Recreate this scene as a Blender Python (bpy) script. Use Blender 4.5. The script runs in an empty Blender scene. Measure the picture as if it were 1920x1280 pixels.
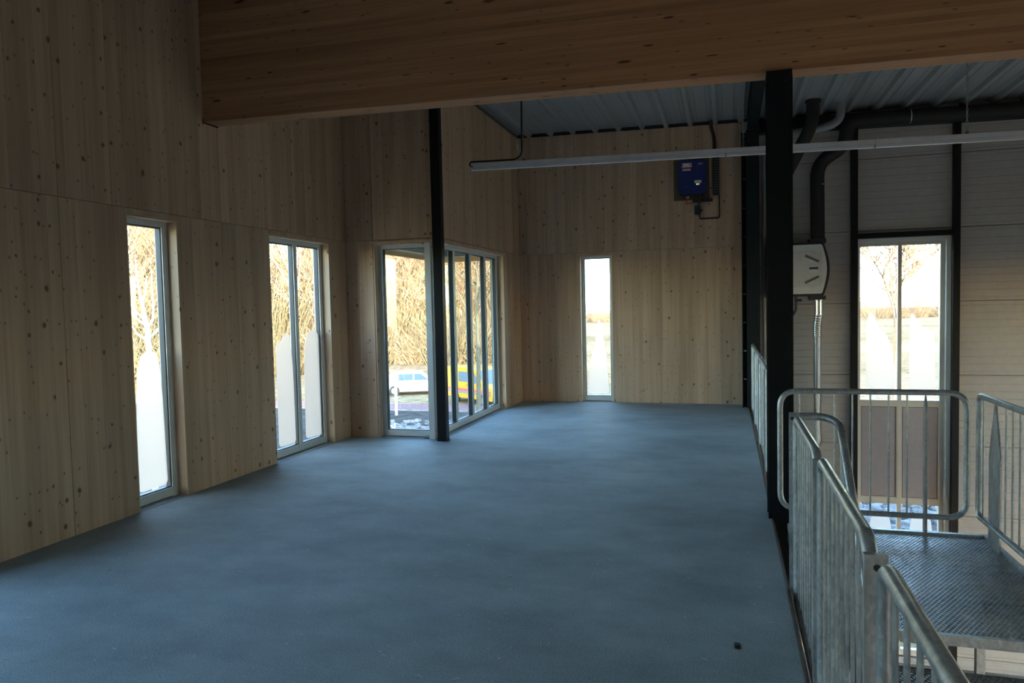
import bpy, math, random
import numpy as np
from mathutils import Matrix, Vector

random.seed(7)
scene = bpy.context.scene
COL = scene.collection

# ------------------------------------------------------------------ camera
def camera():
    yaw, pitch, roll = math.radians(16.70041), math.radians(2.78374), math.radians(-1.26668)
    f = Vector((-math.sin(yaw) * math.cos(pitch), math.cos(yaw) * math.cos(pitch), -math.sin(pitch)))
    r = Vector((math.cos(yaw), math.sin(yaw), 0.0))
    u = r.cross(f)
    c, s = math.cos(roll), math.sin(roll)
    r2, u2 = c * r + s * u, -s * r + c * u
    cam = bpy.data.cameras.new('camera')
    cam.sensor_width = 36.0
    cam.lens = 25.2338
    cam.clip_start, cam.clip_end = 0.02, 2000
    o = bpy.data.objects.new('camera', cam)
    COL.objects.link(o)
    m = Matrix((r2, u2, -f)).transposed().to_4x4()
    m.translation = Vector((0, 0, 1.6))
    o.matrix_world = m
    scene.camera = o
camera()

# ------------------------------------------------------------------ sky, sun, exposure
SUN_TRAVEL = Vector((-0.42, 0.907, 0)).normalized()
SUN_EL = math.radians(11.5)
w = bpy.data.worlds.new('world'); scene.world = w; w.use_nodes = True
nt = w.node_tree; nt.nodes.clear()
sky = nt.nodes.new('ShaderNodeTexSky'); sky.sky_type = 'NISHITA'; sky.sun_disc = False
sky.sun_elevation = SUN_EL
sky.sun_rotation = math.atan2(-SUN_TRAVEL.x, -SUN_TRAVEL.y)
sky.altitude = 0; sky.air_density = 1.0; sky.dust_density = 0.5; sky.ozone_density = 2.5
bg = nt.nodes.new('ShaderNodeBackground'); bg.inputs[1].default_value = 1.9
out = nt.nodes.new('ShaderNodeOutputWorld')
nt.links.new(sky.outputs[0], bg.inputs[0]); nt.links.new(bg.outputs[0], out.inputs[0])

sun = bpy.data.lights.new('sun', 'SUN'); sun.energy = 11.0; sun.angle = math.radians(0.6)
sun.color = (1.0, 0.84, 0.64)
so = bpy.data.objects.new('sun', sun); COL.objects.link(so)
sd = Vector((SUN_TRAVEL.x * math.cos(SUN_EL), SUN_TRAVEL.y * math.cos(SUN_EL), -math.sin(SUN_EL)))
so.rotation_euler = sd.to_track_quat('-Z', 'Y').to_euler()
so.location = (30, -60, 40)

scene.view_settings.view_transform = 'Standard'
scene.view_settings.look = 'None'
scene.view_settings.gamma = 1.0
scene.view_settings.use_curve_mapping = False
scene.view_settings.exposure = 1.2
scene.cycles.max_bounces = 10
scene.cycles.diffuse_bounces = 6
scene.cycles.transparent_max_bounces = 14
scene.cycles.use_adaptive_sampling = True
scene.cycles.adaptive_threshold = 0.02
scene.cycles.sample_clamp_indirect = 6.0
scene.cycles.use_denoising = True

def portal(center, normal, sx, sz):
    """daylight-sampling portal filling a window opening (emits nothing itself)"""
    l = bpy.data.lights.new('window_portal', 'AREA'); l.shape = 'RECTANGLE'
    l.size, l.size_y = sx, sz
    l.cycles.is_portal = True
    o = bpy.data.objects.new('window_portal', l); COL.objects.link(o)
    o.location = center
    o.rotation_euler = Vector(normal).to_track_quat('-Z', 'Z').to_euler()

# ------------------------------------------------------------------ materials
MATS = {}
def new_mat(name):
    m = bpy.data.materials.new(name); m.use_nodes = True
    n = m.node_tree.nodes; n.clear()
    o = n.new('ShaderNodeOutputMaterial'); p = n.new('ShaderNodeBsdfPrincipled')
    m.node_tree.links.new(p.outputs[0], o.inputs[0])
    MATS[name] = m
    return m, m.node_tree, p, o
def N(t, kind, **kw):
    n = t.nodes.new(kind)
    for k, v in kw.items():
        setattr(n, k, v)
    return n
def ramp(t, stops, fac=None):
    r = t.nodes.new('ShaderNodeValToRGB')
    e = r.color_ramp.elements
    while len(e) < len(stops): e.new(0.5)
    for i, (p, c) in enumerate(stops):
        e[i].position = p; e[i].color = (*c, 1) if len(c) == 3 else c
    if fac is not None: t.links.new(fac, r.inputs[0])
    return r
def mixc(t, a, b, fac, mode='MIX'):
    m = t.nodes.new('ShaderNodeMix'); m.data_type = 'RGBA'; m.blend_type = mode
    for sock, v in ((m.inputs[0], fac), (m.inputs[6], a), (m.inputs[7], b)):
        if isinstance(v, bpy.types.NodeSocket): t.links.new(v, sock)
        elif isinstance(v, (int, float)): sock.default_value = v
        else: sock.default_value = (*v, 1)
    return m.outputs[2]
def coords(t, scale, rand=True, amount=37.0):
    g = t.nodes.new('ShaderNodeNewGeometry')
    src = g.outputs['Position']
    if rand:
        oi = t.nodes.new('ShaderNodeObjectInfo')
        mu = t.nodes.new('ShaderNodeMath'); mu.operation = 'MULTIPLY'; mu.inputs[1].default_value = amount
        t.links.new(oi.outputs['Random'], mu.inputs[0])
        ad = t.nodes.new('ShaderNodeVectorMath'); ad.operation = 'ADD'
        t.links.new(src, ad.inputs[0]); t.links.new(mu.outputs[0], ad.inputs[1])
        src = ad.outputs[0]
    mp = t.nodes.new('ShaderNodeMapping'); mp.inputs['Scale'].default_value = scale
    t.links.new(src, mp.inputs[0])
    return mp.outputs[0]
def plain(name, col, rough=0.5, metal=0.0, var=0.06, scale=14.0, bump=0.0, spec=0.5):
    m, t, p, o = new_mat(name)
    nz = N(t, 'ShaderNodeTexNoise'); nz.inputs['Scale'].default_value = scale; nz.inputs['Detail'].default_value = 5
    t.links.new(coords(t, (1, 1, 1), False), nz.inputs[0])
    a = tuple(max(0, c * (1 - var)) for c in col); b = tuple(min(1, c * (1 + var)) for c in col)
    r = ramp(t, [(0.3, a), (0.7, b)], nz.outputs[0])
    t.links.new(r.outputs[0], p.inputs['Base Color'])
    p.inputs['Roughness'].default_value = rough; p.inputs['Metallic'].default_value = metal
    p.inputs['Specular IOR Level'].default_value = spec
    if bump:
        b_ = N(t, 'ShaderNodeBump'); b_.inputs['Strength'].default_value = bump; b_.inputs['Distance'].default_value = 0.01
        t.links.new(nz.outputs[0], b_.inputs['Height']); t.links.new(b_.outputs[0], p.inputs['Normal'])
    return m
def wood(name, axis, light, dark, knot, knot_cell=(6.5, 3.4), knot_size=0.13, knot_share=0.55, boardvar=0.12, rough=0.62):
    """softwood with grain along axis ('x','y','z'), knots and a tone of its own for each board"""
    m, t, p, o = new_mat(name)
    i = 'xyz'.index(axis)
    sc = [34.0] * 3; sc[i] = 0.9
    nz = N(t, 'ShaderNodeTexNoise'); nz.inputs['Scale'].default_value = 1.0; nz.inputs['Detail'].default_value = 6; nz.inputs['Roughness'].default_value = 0.6
    t.links.new(coords(t, sc), nz.inputs[0])
    sc2 = [7.0] * 3; sc2[i] = 0.35
    nz2 = N(t, 'ShaderNodeTexNoise'); nz2.inputs['Scale'].default_value = 1.0; nz2.inputs['Detail'].default_value = 3
    t.links.new(coords(t, sc2), nz2.inputs[0])
    g = ramp(t, [(0.3, dark), (0.68, light)], nz.outputs[0])
    g2 = ramp(t, [(0.3, (0.80, 0.78, 0.75)), (0.7, (1.06, 1.05, 1.04))], nz2.outputs[0])
    col = mixc(t, g.outputs[0], g2.outputs[0], 1.0, 'MULTIPLY')
    oi = N(t, 'ShaderNodeObjectInfo')
    bv = ramp(t, [(0.0, (1 - boardvar, 1 - boardvar * 1.12, 1 - boardvar * 1.25)), (1.0, (1 + boardvar * 0.6,) * 3)], oi.outputs['Random'])
    col = mixc(t, col, bv.outputs[0], 1.0, 'MULTIPLY')
    # knots: one candidate per voronoi cell, only some of the cells carry one
    vo = N(t, 'ShaderNodeTexVoronoi', voronoi_dimensions='2D'); vo.inputs['Scale'].default_value = 1.0; vo.inputs['Randomness'].default_value = 1.0
    dn = N(t, 'ShaderNodeTexNoise'); dn.inputs['Scale'].default_value = 16.0
    sx = N(t, 'ShaderNodeSeparateXYZ'); t.links.new(coords(t, (1, 1, 1)), sx.inputs[0])
    across = [k for k in range(3) if k != i]
    sm = N(t, 'ShaderNodeMath', operation='ADD'); t.links.new(sx.outputs[across[0]], sm.inputs[0]); t.links.new(sx.outputs[across[1]], sm.inputs[1])
    cb = N(t, 'ShaderNodeCombineXYZ')
    t.links.new(sm.outputs[0], cb.inputs[0]); t.links.new(sx.outputs[i], cb.inputs[1])
    mp3 = N(t, 'ShaderNodeMapping'); mp3.inputs['Scale'].default_value = (knot_cell[0], knot_cell[1], 1)
    t.links.new(cb.outputs[0], mp3.inputs[0]); t.links.new(cb.outputs[0], dn.inputs[0])
    dm = N(t, 'ShaderNodeVectorMath', operation='MULTIPLY_ADD'); dm.inputs[1].default_value = (0.10,) * 3
    t.links.new(dn.outputs['Color'], dm.inputs[0]); t.links.new(mp3.outputs[0], dm.inputs[2])
    t.links.new(dm.outputs[0], vo.inputs[0])
    sep = N(t, 'ShaderNodeSeparateColor'); t.links.new(vo.outputs['Color'], sep.inputs[0])
    gate = N(t, 'ShaderNodeMath', operation='LESS_THAN'); gate.inputs[1].default_value = knot_share
    t.links.new(sep.outputs[0], gate.inputs[0])
    size = N(t, 'ShaderNodeMapRange'); size.inputs['To Min'].default_value = knot_size * 0.35; size.inputs['To Max'].default_value = knot_size
    t.links.new(sep.outputs[1], size.inputs[0])
    dv = N(t, 'ShaderNodeMath', operation='DIVIDE'); t.links.new(vo.outputs['Distance'], dv.inputs[0]); t.links.new(size.outputs[0], dv.inputs[1])
    kr = ramp(t, [(0.45, (1, 1, 1)), (1.0, (0, 0, 0))], dv.outputs[0])
    kf = N(t, 'ShaderNodeMath', operation='MULTIPLY'); t.links.new(kr.outputs[0], kf.inputs[0]); t.links.new(gate.outputs[0], kf.inputs[1])
    kf2 = N(t, 'ShaderNodeMath', operation='MULTIPLY'); t.links.new(kf.outputs[0], kf2.inputs[0]); kf2.inputs[1].default_value = 0.85
    col = mixc(t, col, knot, kf2.outputs[0])
    v2 = N(t, 'ShaderNodeTexVoronoi', voronoi_dimensions='2D'); v2.inputs['Scale'].default_value = 2.3
    t.links.new(dm.outputs[0], v2.inputs[0])
    s2 = N(t, 'ShaderNodeSeparateColor'); t.links.new(v2.outputs['Color'], s2.inputs[0])
    g2_ = N(t, 'ShaderNodeMath', operation='LESS_THAN'); g2_.inputs[1].default_value = knot_share * 0.5
    t.links.new(s2.outputs[1], g2_.inputs[0])
    k2 = ramp(t, [(0.05, (1, 1, 1)), (0.13, (0, 0, 0))], v2.outputs['Distance'])
    k3 = N(t, 'ShaderNodeMath', operation='MULTIPLY'); t.links.new(k2.outputs[0], k3.inputs[0]); t.links.new(g2_.outputs[0], k3.inputs[1])
    k4 = N(t, 'ShaderNodeMath', operation='MULTIPLY'); t.links.new(k3.outputs[0], k4.inputs[0]); k4.inputs[1].default_value = 0.6
    col = mixc(t, col, knot, k4.outputs[0])
    t.links.new(col, p.inputs['Base Color'])
    p.inputs['Roughness'].default_value = rough; p.inputs['Specular IOR Level'].default_value = 0.25
    b_ = N(t, 'ShaderNodeBump'); b_.inputs['Strength'].default_value = 0.08; b_.inputs['Distance'].default_value = 0.004
    t.links.new(nz.outputs[0], b_.inputs['Height']); t.links.new(b_.outputs[0], p.inputs['Normal'])
    return m

wood('spruce_board', 'z', (0.63, 0.45, 0.32), (0.53, 0.36, 0.24), (0.12, 0.06, 0.032), knot_cell=(5.2, 4.0), knot_size=0.12, knot_share=0.5)
wood('spruce_lining', 'z', (0.66, 0.49, 0.35), (0.58, 0.42, 0.285), (0.12, 0.06, 0.03), knot_share=0.25)
wood('glulam', 'x', (0.58, 0.305, 0.155), (0.44, 0.215, 0.105), (0.06, 0.022, 0.01), knot_cell=(9.0, 2.2), knot_size=0.16, knot_share=0.28, boardvar=0.2)
wood('timber_x', 'x', (0.62, 0.40, 0.20), (0.5, 0.30, 0.14), (0.12, 0.06, 0.03), knot_share=0.3)
wood('timber_y', 'y', (0.62, 0.40, 0.20), (0.5, 0.30, 0.14), (0.12, 0.06, 0.03), knot_share=0.3)

def concrete(name, base, var=0.2, speckle=0.5):
    m, t, p, o = new_mat(name)
    a = N(t, 'ShaderNodeTexNoise'); a.inputs['Scale'].default_value = 0.9; a.inputs['Detail'].default_value = 6; a.inputs['Roughness'].default_value = 0.62
    b = N(t, 'ShaderNodeTexNoise'); b.inputs['Scale'].default_value = 130; b.inputs['Detail'].default_value = 3
    c = N(t, 'ShaderNodeTexNoise'); c.inputs['Scale'].default_value = 3.2; c.inputs['Detail'].default_value = 7; c.inputs['Roughness'].default_value = 0.7
    v = coords(t, (1, 1, 1), False)
    vs = coords(t, (0.8, 1.15, 1), False)
    t.links.new(vs, a.inputs[0]); t.links.new(v, b.inputs[0]); t.links.new(vs, c.inputs[0])
    r1 = ramp(t, [(0.32, tuple(x * (1 - var) for x in base)), (0.68, tuple(x * (1 + var) for x in base))], a.outputs[0])
    r3 = ramp(t, [(0.3, (0.86,) * 3), (0.7, (1.1,) * 3)], c.outputs[0])
    r2 = ramp(t, [(0.35, (1 - speckle * 0.5,) * 3), (0.65, (1 + speckle * 0.35,) * 3)], b.outputs[0])
    col = mixc(t, r1.outputs[0], r3.outputs[0], 1.0, 'MULTIPLY')
    col = mixc(t, col, r2.outputs[0], 1.0, 'MULTIPLY')
    t.links.new(col, p.inputs['Base Color'])
    p.inputs['Roughness'].default_value = 0.72; p.inputs['Specular IOR Level'].default_value = 0.35
    bp = N(t, 'ShaderNodeBump'); bp.inputs['Strength'].default_value = 0.35; bp.inputs['Distance'].default_value = 0.004
    t.links.new(b.outputs[0], bp.inputs['Height']); t.links.new(bp.outputs[0], p.inputs['Normal'])
    return m
concrete('screed', (0.325, 0.365, 0.37))
concrete('hall_concrete', (0.36, 0.34, 0.32), 0.1, 0.2)

plain('black_steel', (0.006, 0.007, 0.009), 0.42, 0.0, 0.1, spec=0.25)
plain('rafter_steel', (0.008, 0.014, 0.017), 0.4, 0.0, 0.1, spec=0.3)
plain('black_foam', (0.008, 0.008, 0.009), 0.7)
plain('window_white', (0.66, 0.68, 0.66), 0.35, 0.0, 0.03)
plain('window_outside', (0.13, 0.20, 0.20), 0.4, 0.0, 0.05)
plain('hall_window_beige', (0.50, 0.46, 0.41), 0.4, 0.0, 0.03)
plain('infill_panel', (0.30, 0.265, 0.29), 0.45, 0.0, 0.04)
plain('gasket', (0.012, 0.015, 0.02), 0.5)
plain('deck', (0.33, 0.345, 0.36), 0.38, 0.15, 0.05)
plain('wall_panel', (0.38, 0.355, 0.345), 0.5, 0.0, 0.04)
plain('facade', (0.13, 0.12, 0.11), 0.6)
plain('cable_black', (0.012, 0.012, 0.013), 0.5)
plain('pipe_grey', (0.24, 0.25, 0.27), 0.35)
plain('silver', (0.62, 0.63, 0.65), 0.2, 1.0, 0.05)
plain('lamp_white', (0.62, 0.62, 0.65), 0.4)
plain('inverter_blue', (0.018, 0.030, 0.16), 0.35)
plain('board_brown', (0.12, 0.085, 0.05), 0.6, 0.0, 0.1)
plain('plastic_dark', (0.02, 0.021, 0.023), 0.45)
plain('unit_white', (0.62, 0.61, 0.60), 0.4)
plain('unit_cream', (0.55, 0.53, 0.50), 0.4)
plain('clip_grey', (0.12, 0.12, 0.12), 0.4)
plain('label_white', (0.7, 0.7, 0.68), 0.5)
plain('label_red', (0.5, 0.05, 0.03), 0.5)
plain('label_blue', (0.03, 0.05, 0.14), 0.5)
plain('edge_steel', (0.16, 0.12, 0.095), 0.6, 0.3, 0.25, 9)
plain('splinter', (0.62, 0.58, 0.5), 0.7)
plain('van_yellow', (0.50, 0.25, 0.01), 0.3)
plain('van_stripe_red', (0.45, 0.06, 0.07), 0.4)
plain('van_stripe_grey', (0.16, 0.15, 0.16), 0.4)
plain('car_white', (0.78, 0.78, 0.78), 0.3)
plain('tyre', (0.02, 0.02, 0.022), 0.7)
plain('car_glass', (0.10, 0.14, 0.17), 0.1)
plain('white_paint', (0.8, 0.8, 0.8), 0.5)
plain('brick_paving', (0.22, 0.135, 0.13), 0.8, 0, 0.25, 6, spec=0.0)
plain('bark', (0.17, 0.115, 0.07), 0.85, 0, 0.3, 9)
plain('bark_pale', (0.62, 0.56, 0.48), 0.8, 0, 0.2, 9)
plain('bark_white', (0.85, 0.77, 0.66), 0.8, 0, 0.08, 9)
plain('bark_moss', (0.085, 0.08, 0.05), 0.85, 0, 0.35, 9)
plain('twig_gold', (0.25, 0.18, 0.115), 0.85, 0, 0.3, 0.4, spec=0.0)
plain('twig_green', (0.19, 0.15, 0.085), 0.85, 0, 0.3, 0.4, spec=0.0)
plain('dry_leaf', (0.22, 0.13, 0.05), 0.75, 0, 0.45, 1.3)

def galvanised():
    m, t, p, o = new_mat('galvanised')
    vo = N(t, 'ShaderNodeTexVoronoi'); vo.inputs['Scale'].default_value = 95
    nz = N(t, 'ShaderNodeTexNoise'); nz.inputs['Scale'].default_value = 16; nz.inputs['Detail'].default_value = 5
    v = coords(t, (1, 1, 0.5), False)
    t.links.new(v, vo.inputs[0]); t.links.new(v, nz.inputs[0])
    sep = N(t, 'ShaderNodeSeparateColor'); t.links.new(vo.outputs['Color'], sep.inputs[0])
    a = ramp(t, [(0.0, (0.40, 0.425, 0.44)), (1.0, (0.56, 0.58, 0.59))], sep.outputs[0])
    b = ramp(t, [(0.3, (0.72,) * 3), (0.7, (1.1,) * 3)], nz.outputs[0])
    t.links.new(mixc(t, a.outputs[0], b.outputs[0], 1.0, 'MULTIPLY'), p.inputs['Base Color'])
    p.inputs['Metallic'].default_value = 0.65
    r = ramp(t, [(0.3, (0.30,) * 3), (0.75, (0.52,) * 3)], nz.outputs[0])
    t.links.new(r.outputs[0], p.inputs['Roughness'])
galvanised()

def glass():
    m, t, p, o = new_mat('glass')
    t.nodes.remove(p)
    tr = N(t, 'ShaderNodeBsdfTransparent'); tr.inputs[0].default_value = (0.90, 0.93, 0.92, 1)
    gl = N(t, 'ShaderNodeBsdfGlossy'); gl.inputs['Roughness'].default_value = 0.02
    lw = N(t, 'ShaderNodeLayerWeight'); lw.inputs[0].default_value = 0.5
    pw = N(t, 'ShaderNodeMath', operation='POWER'); pw.inputs[1].default_value = 5.0
    t.links.new(lw.outputs['Facing'], pw.inputs[0])
    fr = N(t, 'ShaderNodeMath', operation='MULTIPLY_ADD'); fr.inputs[1].default_value = 0.9; fr.inputs[2].default_value = 0.04
    t.links.new(pw.outputs[0], fr.inputs[0])
    mx = N(t, 'ShaderNodeMixShader')
    t.links.new(fr.outputs[0], mx.inputs[0]); t.links.new(tr.outputs[0], mx.inputs[1]); t.links.new(gl.outputs[0], mx.inputs[2])
    t.links.new(mx.outputs[0], o.inputs[0])
glass()
def film():
    m, t, p, o = new_mat('frosted_film')
    t.nodes.remove(p)
    tl = N(t, 'ShaderNodeBsdfTranslucent'); tl.inputs[0].default_value = (0.72, 0.60, 0.53, 1)
    rf = N(t, 'ShaderNodeBsdfRefraction'); rf.inputs['Color'].default_value = (0.84, 0.75, 0.69, 1); rf.inputs['Roughness'].default_value = 0.42; rf.inputs['IOR'].default_value = 1.25
    tr = N(t, 'ShaderNodeBsdfTransparent')
    m1 = N(t, 'ShaderNodeMixShader'); m1.inputs[0].default_value = 0.68
    m2 = N(t, 'ShaderNodeMixShader'); m2.inputs[0].default_value = 0.08
    t.links.new(tl.outputs[0], m1.inputs[1]); t.links.new(rf.outputs[0], m1.inputs[2])
    t.links.new(m1.outputs[0], m2.inputs[1]); t.links.new(tr.outputs[0], m2.inputs[2])
    t.links.new(m2.outputs[0], o.inputs[0])
film()
def led(name, col, s):
    m, t, p, o = new_mat(name)
    p.inputs['Base Color'].default_value = (*col, 1)
    p.inputs['Emission Color'].default_value = (*col, 1); p.inputs['Emission Strength'].default_value = s
led('led_green', (0.1, 1.0, 0.25), 1.2)
led('led_red', (1.0, 0.12, 0.08), 0.8)
def ground_mat():
    m, t, p, o = new_mat('field')
    v = coords(t, (1, 1, 1), False)
    a = N(t, 'ShaderNodeTexNoise'); a.inputs['Scale'].default_value = 0.06; a.inputs['Detail'].default_value = 5
    b = N(t, 'ShaderNodeTexNoise'); b.inputs['Scale'].default_value = 1.6; b.inputs['Detail'].default_value = 8; b.inputs['Roughness'].default_value = 0.7
    t.links.new(v, a.inputs[0]); t.links.new(v, b.inputs[0])
    g = ramp(t, [(0.35, (0.22, 0.15, 0.08)), (0.65, (0.32, 0.23, 0.13))], a.outputs[0])
    k = ramp(t, [(0.36, (0.45, 0.45, 0.45)), (0.62, (1.25, 1.25, 1.28))], b.outputs[0])
    t.links.new(mixc(t, g.outputs[0], k.outputs[0], 1.0, 'MULTIPLY'), p.inputs['Base Color'])
    p.inputs['Roughness'].default_value = 1.0; p.inputs['Specular IOR Level'].default_value = 0.0
ground_mat()
plain('frost_stone', (0.16, 0.15, 0.145), 0.9, 0, 0.45, 3, spec=0.0)
plain('soil', (0.07, 0.06, 0.052), 0.95, 0, 0.4, 2.5, spec=0.0)

# ------------------------------------------------------------------ mesh helpers
class MB:
    def __init__(self): self.v, self.f = [], []
    def quadbox(self, p):                       # 8 corners: bottom 4 ccw, top 4 ccw
        b = len(self.v); self.v += [tuple(map(float, q)) for q in p]
        self.f += [(b, b+3, b+2, b+1), (b+4, b+5, b+6, b+7), (b, b+1, b+5, b+4), (b+1, b+2, b+6, b+5), (b+2, b+3, b+7, b+6), (b+3, b, b+4, b+7)]
        return self
    def box(self, a, c):
        x0, x1 = sorted((a[0], c[0])); y0, y1 = sorted((a[1], c[1])); z0, z1 = sorted((a[2], c[2]))
        return self.quadbox([(x0, y0, z0), (x1, y0, z0), (x1, y1, z0), (x0, y1, z0), (x0, y0, z1), (x1, y0, z1), (x1, y1, z1), (x0, y1, z1)])
    def bevbox(self, a, c, r=0.01, axis=1, seg=3):
        """box with rounded corners in the plane across axis"""
        lo = [min(a[i], c[i]) for i in range(3)]; hi = [max(a[i], c[i]) for i in range(3)]
        i, j = [k for k in range(3) if k != axis]
        pts = []
        for (cx, cy, a0) in ((hi[i]-r, hi[j]-r, 0), (lo[i]+r, hi[j]-r, 90), (lo[i]+r, lo[j]+r, 180), (hi[i]-r, lo[j]+r, 270)):
            for k in range(seg + 1):
                an = math.radians(a0 + 90 * k / seg)
                pts.append((cx + r * math.cos(an), cy + r * math.sin(an)))
        return self.prism(pts, lo[axis], hi[axis], axis)
    def prism(self, pts, d0, d1, axis):
        i, j = [k for k in range(3) if k != axis]
        n = len(pts); b = len(self.v)
        for d in (d0, d1):
            for q in pts:
                p = [0, 0, 0]; p[i], p[j], p[axis] = q[0], q[1], d
                self.v.append(tuple(p))
        self.f.append(tuple(range(b, b + n))); self.f.append(tuple(range(b + 2*n - 1, b + n - 1, -1)))
        for k in range(n):
            l = (k + 1) % n
            self.f.append((b + k, b + n + k, b + n + l, b + l))
        return self
    def tube(self, path, r, seg=8, closed=False, cap=True):
        """sweep of a circle; r a number or a list"""
        P = [Vector(p) for p in path]; n = len(P)
        if not hasattr(r, '__len__'): r = [r] * n
        T = []
        for k in range(n):
            if closed: d = P[(k+1) % n] - P[k-1]
            else: d = P[min(k+1, n-1)] - P[max(k-1, 0)]
            T.append(d.normalized() if d.length > 1e-9 else Vector((0, 0, 1)))
        a = Vector((0, 0, 1)) if abs(T[0].z) < 0.9 else Vector((1, 0, 0))
        u = T[0].cross(a).normalized(); b = len(self.v)
        for k in range(n):
            u = (u - T[k] * u.dot(T[k])).normalized()
            w_ = T[k].cross(u)
            for s in range(seg):
                an = 2 * math.pi * s / seg
                self.v.append(tuple(P[k] + (u * math.cos(an) + w_ * math.sin(an)) * r[k]))
        m = n if closed else n - 1
        for k in range(m):
            k2 = (k + 1) % n
            for s in range(seg):
                s2 = (s + 1) % seg
                self.f.append((b + k*seg + s, b + k*seg + s2, b + k2*seg + s2, b + k2*seg + s))
        if not closed and cap:
            self.f.append(tuple(b + s for s in range(seg))[::-1])
            self.f.append(tuple(b + (n-1)*seg + s for s in range(seg)))
        return self
    def bar(self, p, q, wd, th, up=(0, 0, 1)):
        p, q = Vector(p), Vector(q); d = (q - p).normalized()
        s = d.cross(Vector(up)).normalized() * wd / 2; h = s.cross(d).normalized() * th / 2
        return self.quadbox([p - s - h, p + s - h, q + s - h, q - s - h, p - s + h, p + s + h, q + s + h, q - s + h])

def rounded(path, rad, seg=5, closed=False):
    """polyline with its corners rounded off"""
    P = [Vector(p) for p in path]; n = len(P); out_ = []
    rr = rad if hasattr(rad, '__len__') else [rad] * n
    for k in range(n):
        if not closed and k in (0, n - 1): out_.append(P[k]); continue
        a, b, c = P[k-1], P[k], P[(k+1) % n]
        d1, d2 = (a - b), (c - b)
        r = min(rr[k], d1.length * 0.49, d2.length * 0.49)
        p0, p1 = b + d1.normalized() * r, b + d2.normalized() * r
        for s in range(seg + 1):
            t_ = s / seg
            out_.append(p0 * (1-t_)**2 + b * 2*t_*(1-t_) + p1 * t_**2)
    return out_

def mat(name): return MATS[name]
def mesh_of(mb, name, m, origin, smooth=False):
    me = bpy.data.meshes.new(name)
    o = Vector(origin)
    me.from_pydata([tuple(Vector(v) - o) for v in mb.v], [], mb.f)
    me.materials.append(mat(m))
    if smooth:
        me.polygons.foreach_set('use_smooth', [True] * len(me.polygons))
        try: me.set_sharp_from_angle(angle=math.radians(40))
        except Exception: pass
    me.update()
    return me
def gloc(o):
    l = Vector(o.location)
    while o.parent: o = o.parent; l += Vector(o.location)
    return l
def obj(name, mb, m, parent=None, smooth=False, label=None, cat=None, group=None, kind=None):
    V = np.array(mb.v)
    lo, hi = V.min(0), V.max(0)
    org = Vector(((lo[0]+hi[0])/2, (lo[1]+hi[1])/2, lo[2]))
    me = mesh_of(mb, name, m, org, smooth)
    o = bpy.data.objects.new(name, me); COL.objects.link(o)
    o.location = org
    if parent is not None:
        o.parent = parent; o.location = org - gloc(parent)
    tag(o, label, cat, group, kind)
    return o
def tag(o, label=None, cat=None, group=None, kind=None):
    if label: o['label'] = label
    if cat: o['category'] = cat
    if group: o['group'] = group
    if kind: o['kind'] = kind
    return o
def thing(name, loc, label, cat, group=None, kind=None):
    o = bpy.data.objects.new(name, None); COL.objects.link(o)
    o.location = loc; o.empty_display_size = 0.2
    return tag(o, label, cat, group, kind)
def copy_tree(o, parent=None):
    c = o.copy(); COL.objects.link(c)
    if parent is not None: c.parent = parent
    for ch in list(o.children): copy_tree(ch, c)
    return c

# ------------------------------------------------------------------ room dimensions
XL, YD, XS, YB = -4.57, 8.07, -3.33, 11.67      # left wall, recess wall, side wall, back wall (inner faces)
XE = 0.325                                      # mezzanine edge
XW = 0.215                                      # timber lining of the back wall ends here
XR, YR = 9.0, -6.0                              # right and rear wall of the hall
GZ = -3.85                                      # hall floor / ground outside
T = 0.20
SEAM = 2.456
WH = 2.412                                      # window head
def roof(x): return 4.338 - 0.0195 * x          # underside of the deck ribs

# ------------------------------------------------------------------ floor slabs, ceiling
fl = obj('floor', MB().prism([(XL - 0.02, YR), (XE - 0.022, YR), (XE - 0.022, YB), (XS - 0.02, YB), (XS - 0.02, YD + 0.02), (XL - 0.02, YD + 0.02)], -0.25, 0, 2), 'screed',
         label='grey-blue concrete screed floor of the upper level', cat='floor', kind='structure')
obj('trim_1', MB().box((XE - 0.022, YR, -0.26), (XE - 0.012, YB, 0.004)).box((XE - 0.011, YR, -0.26), (XE, YB, -0.006)), 'edge_steel',
    label='rusty steel edge strip along the open side of the floor', cat='trim', kind='structure')
obj('hall_floor', MB().box((XL - T, YR - T, GZ - 0.2), (XR + T, YB + T, GZ)), 'hall_concrete',
    label='bare concrete floor of the hall below', cat='floor', kind='structure')

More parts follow.
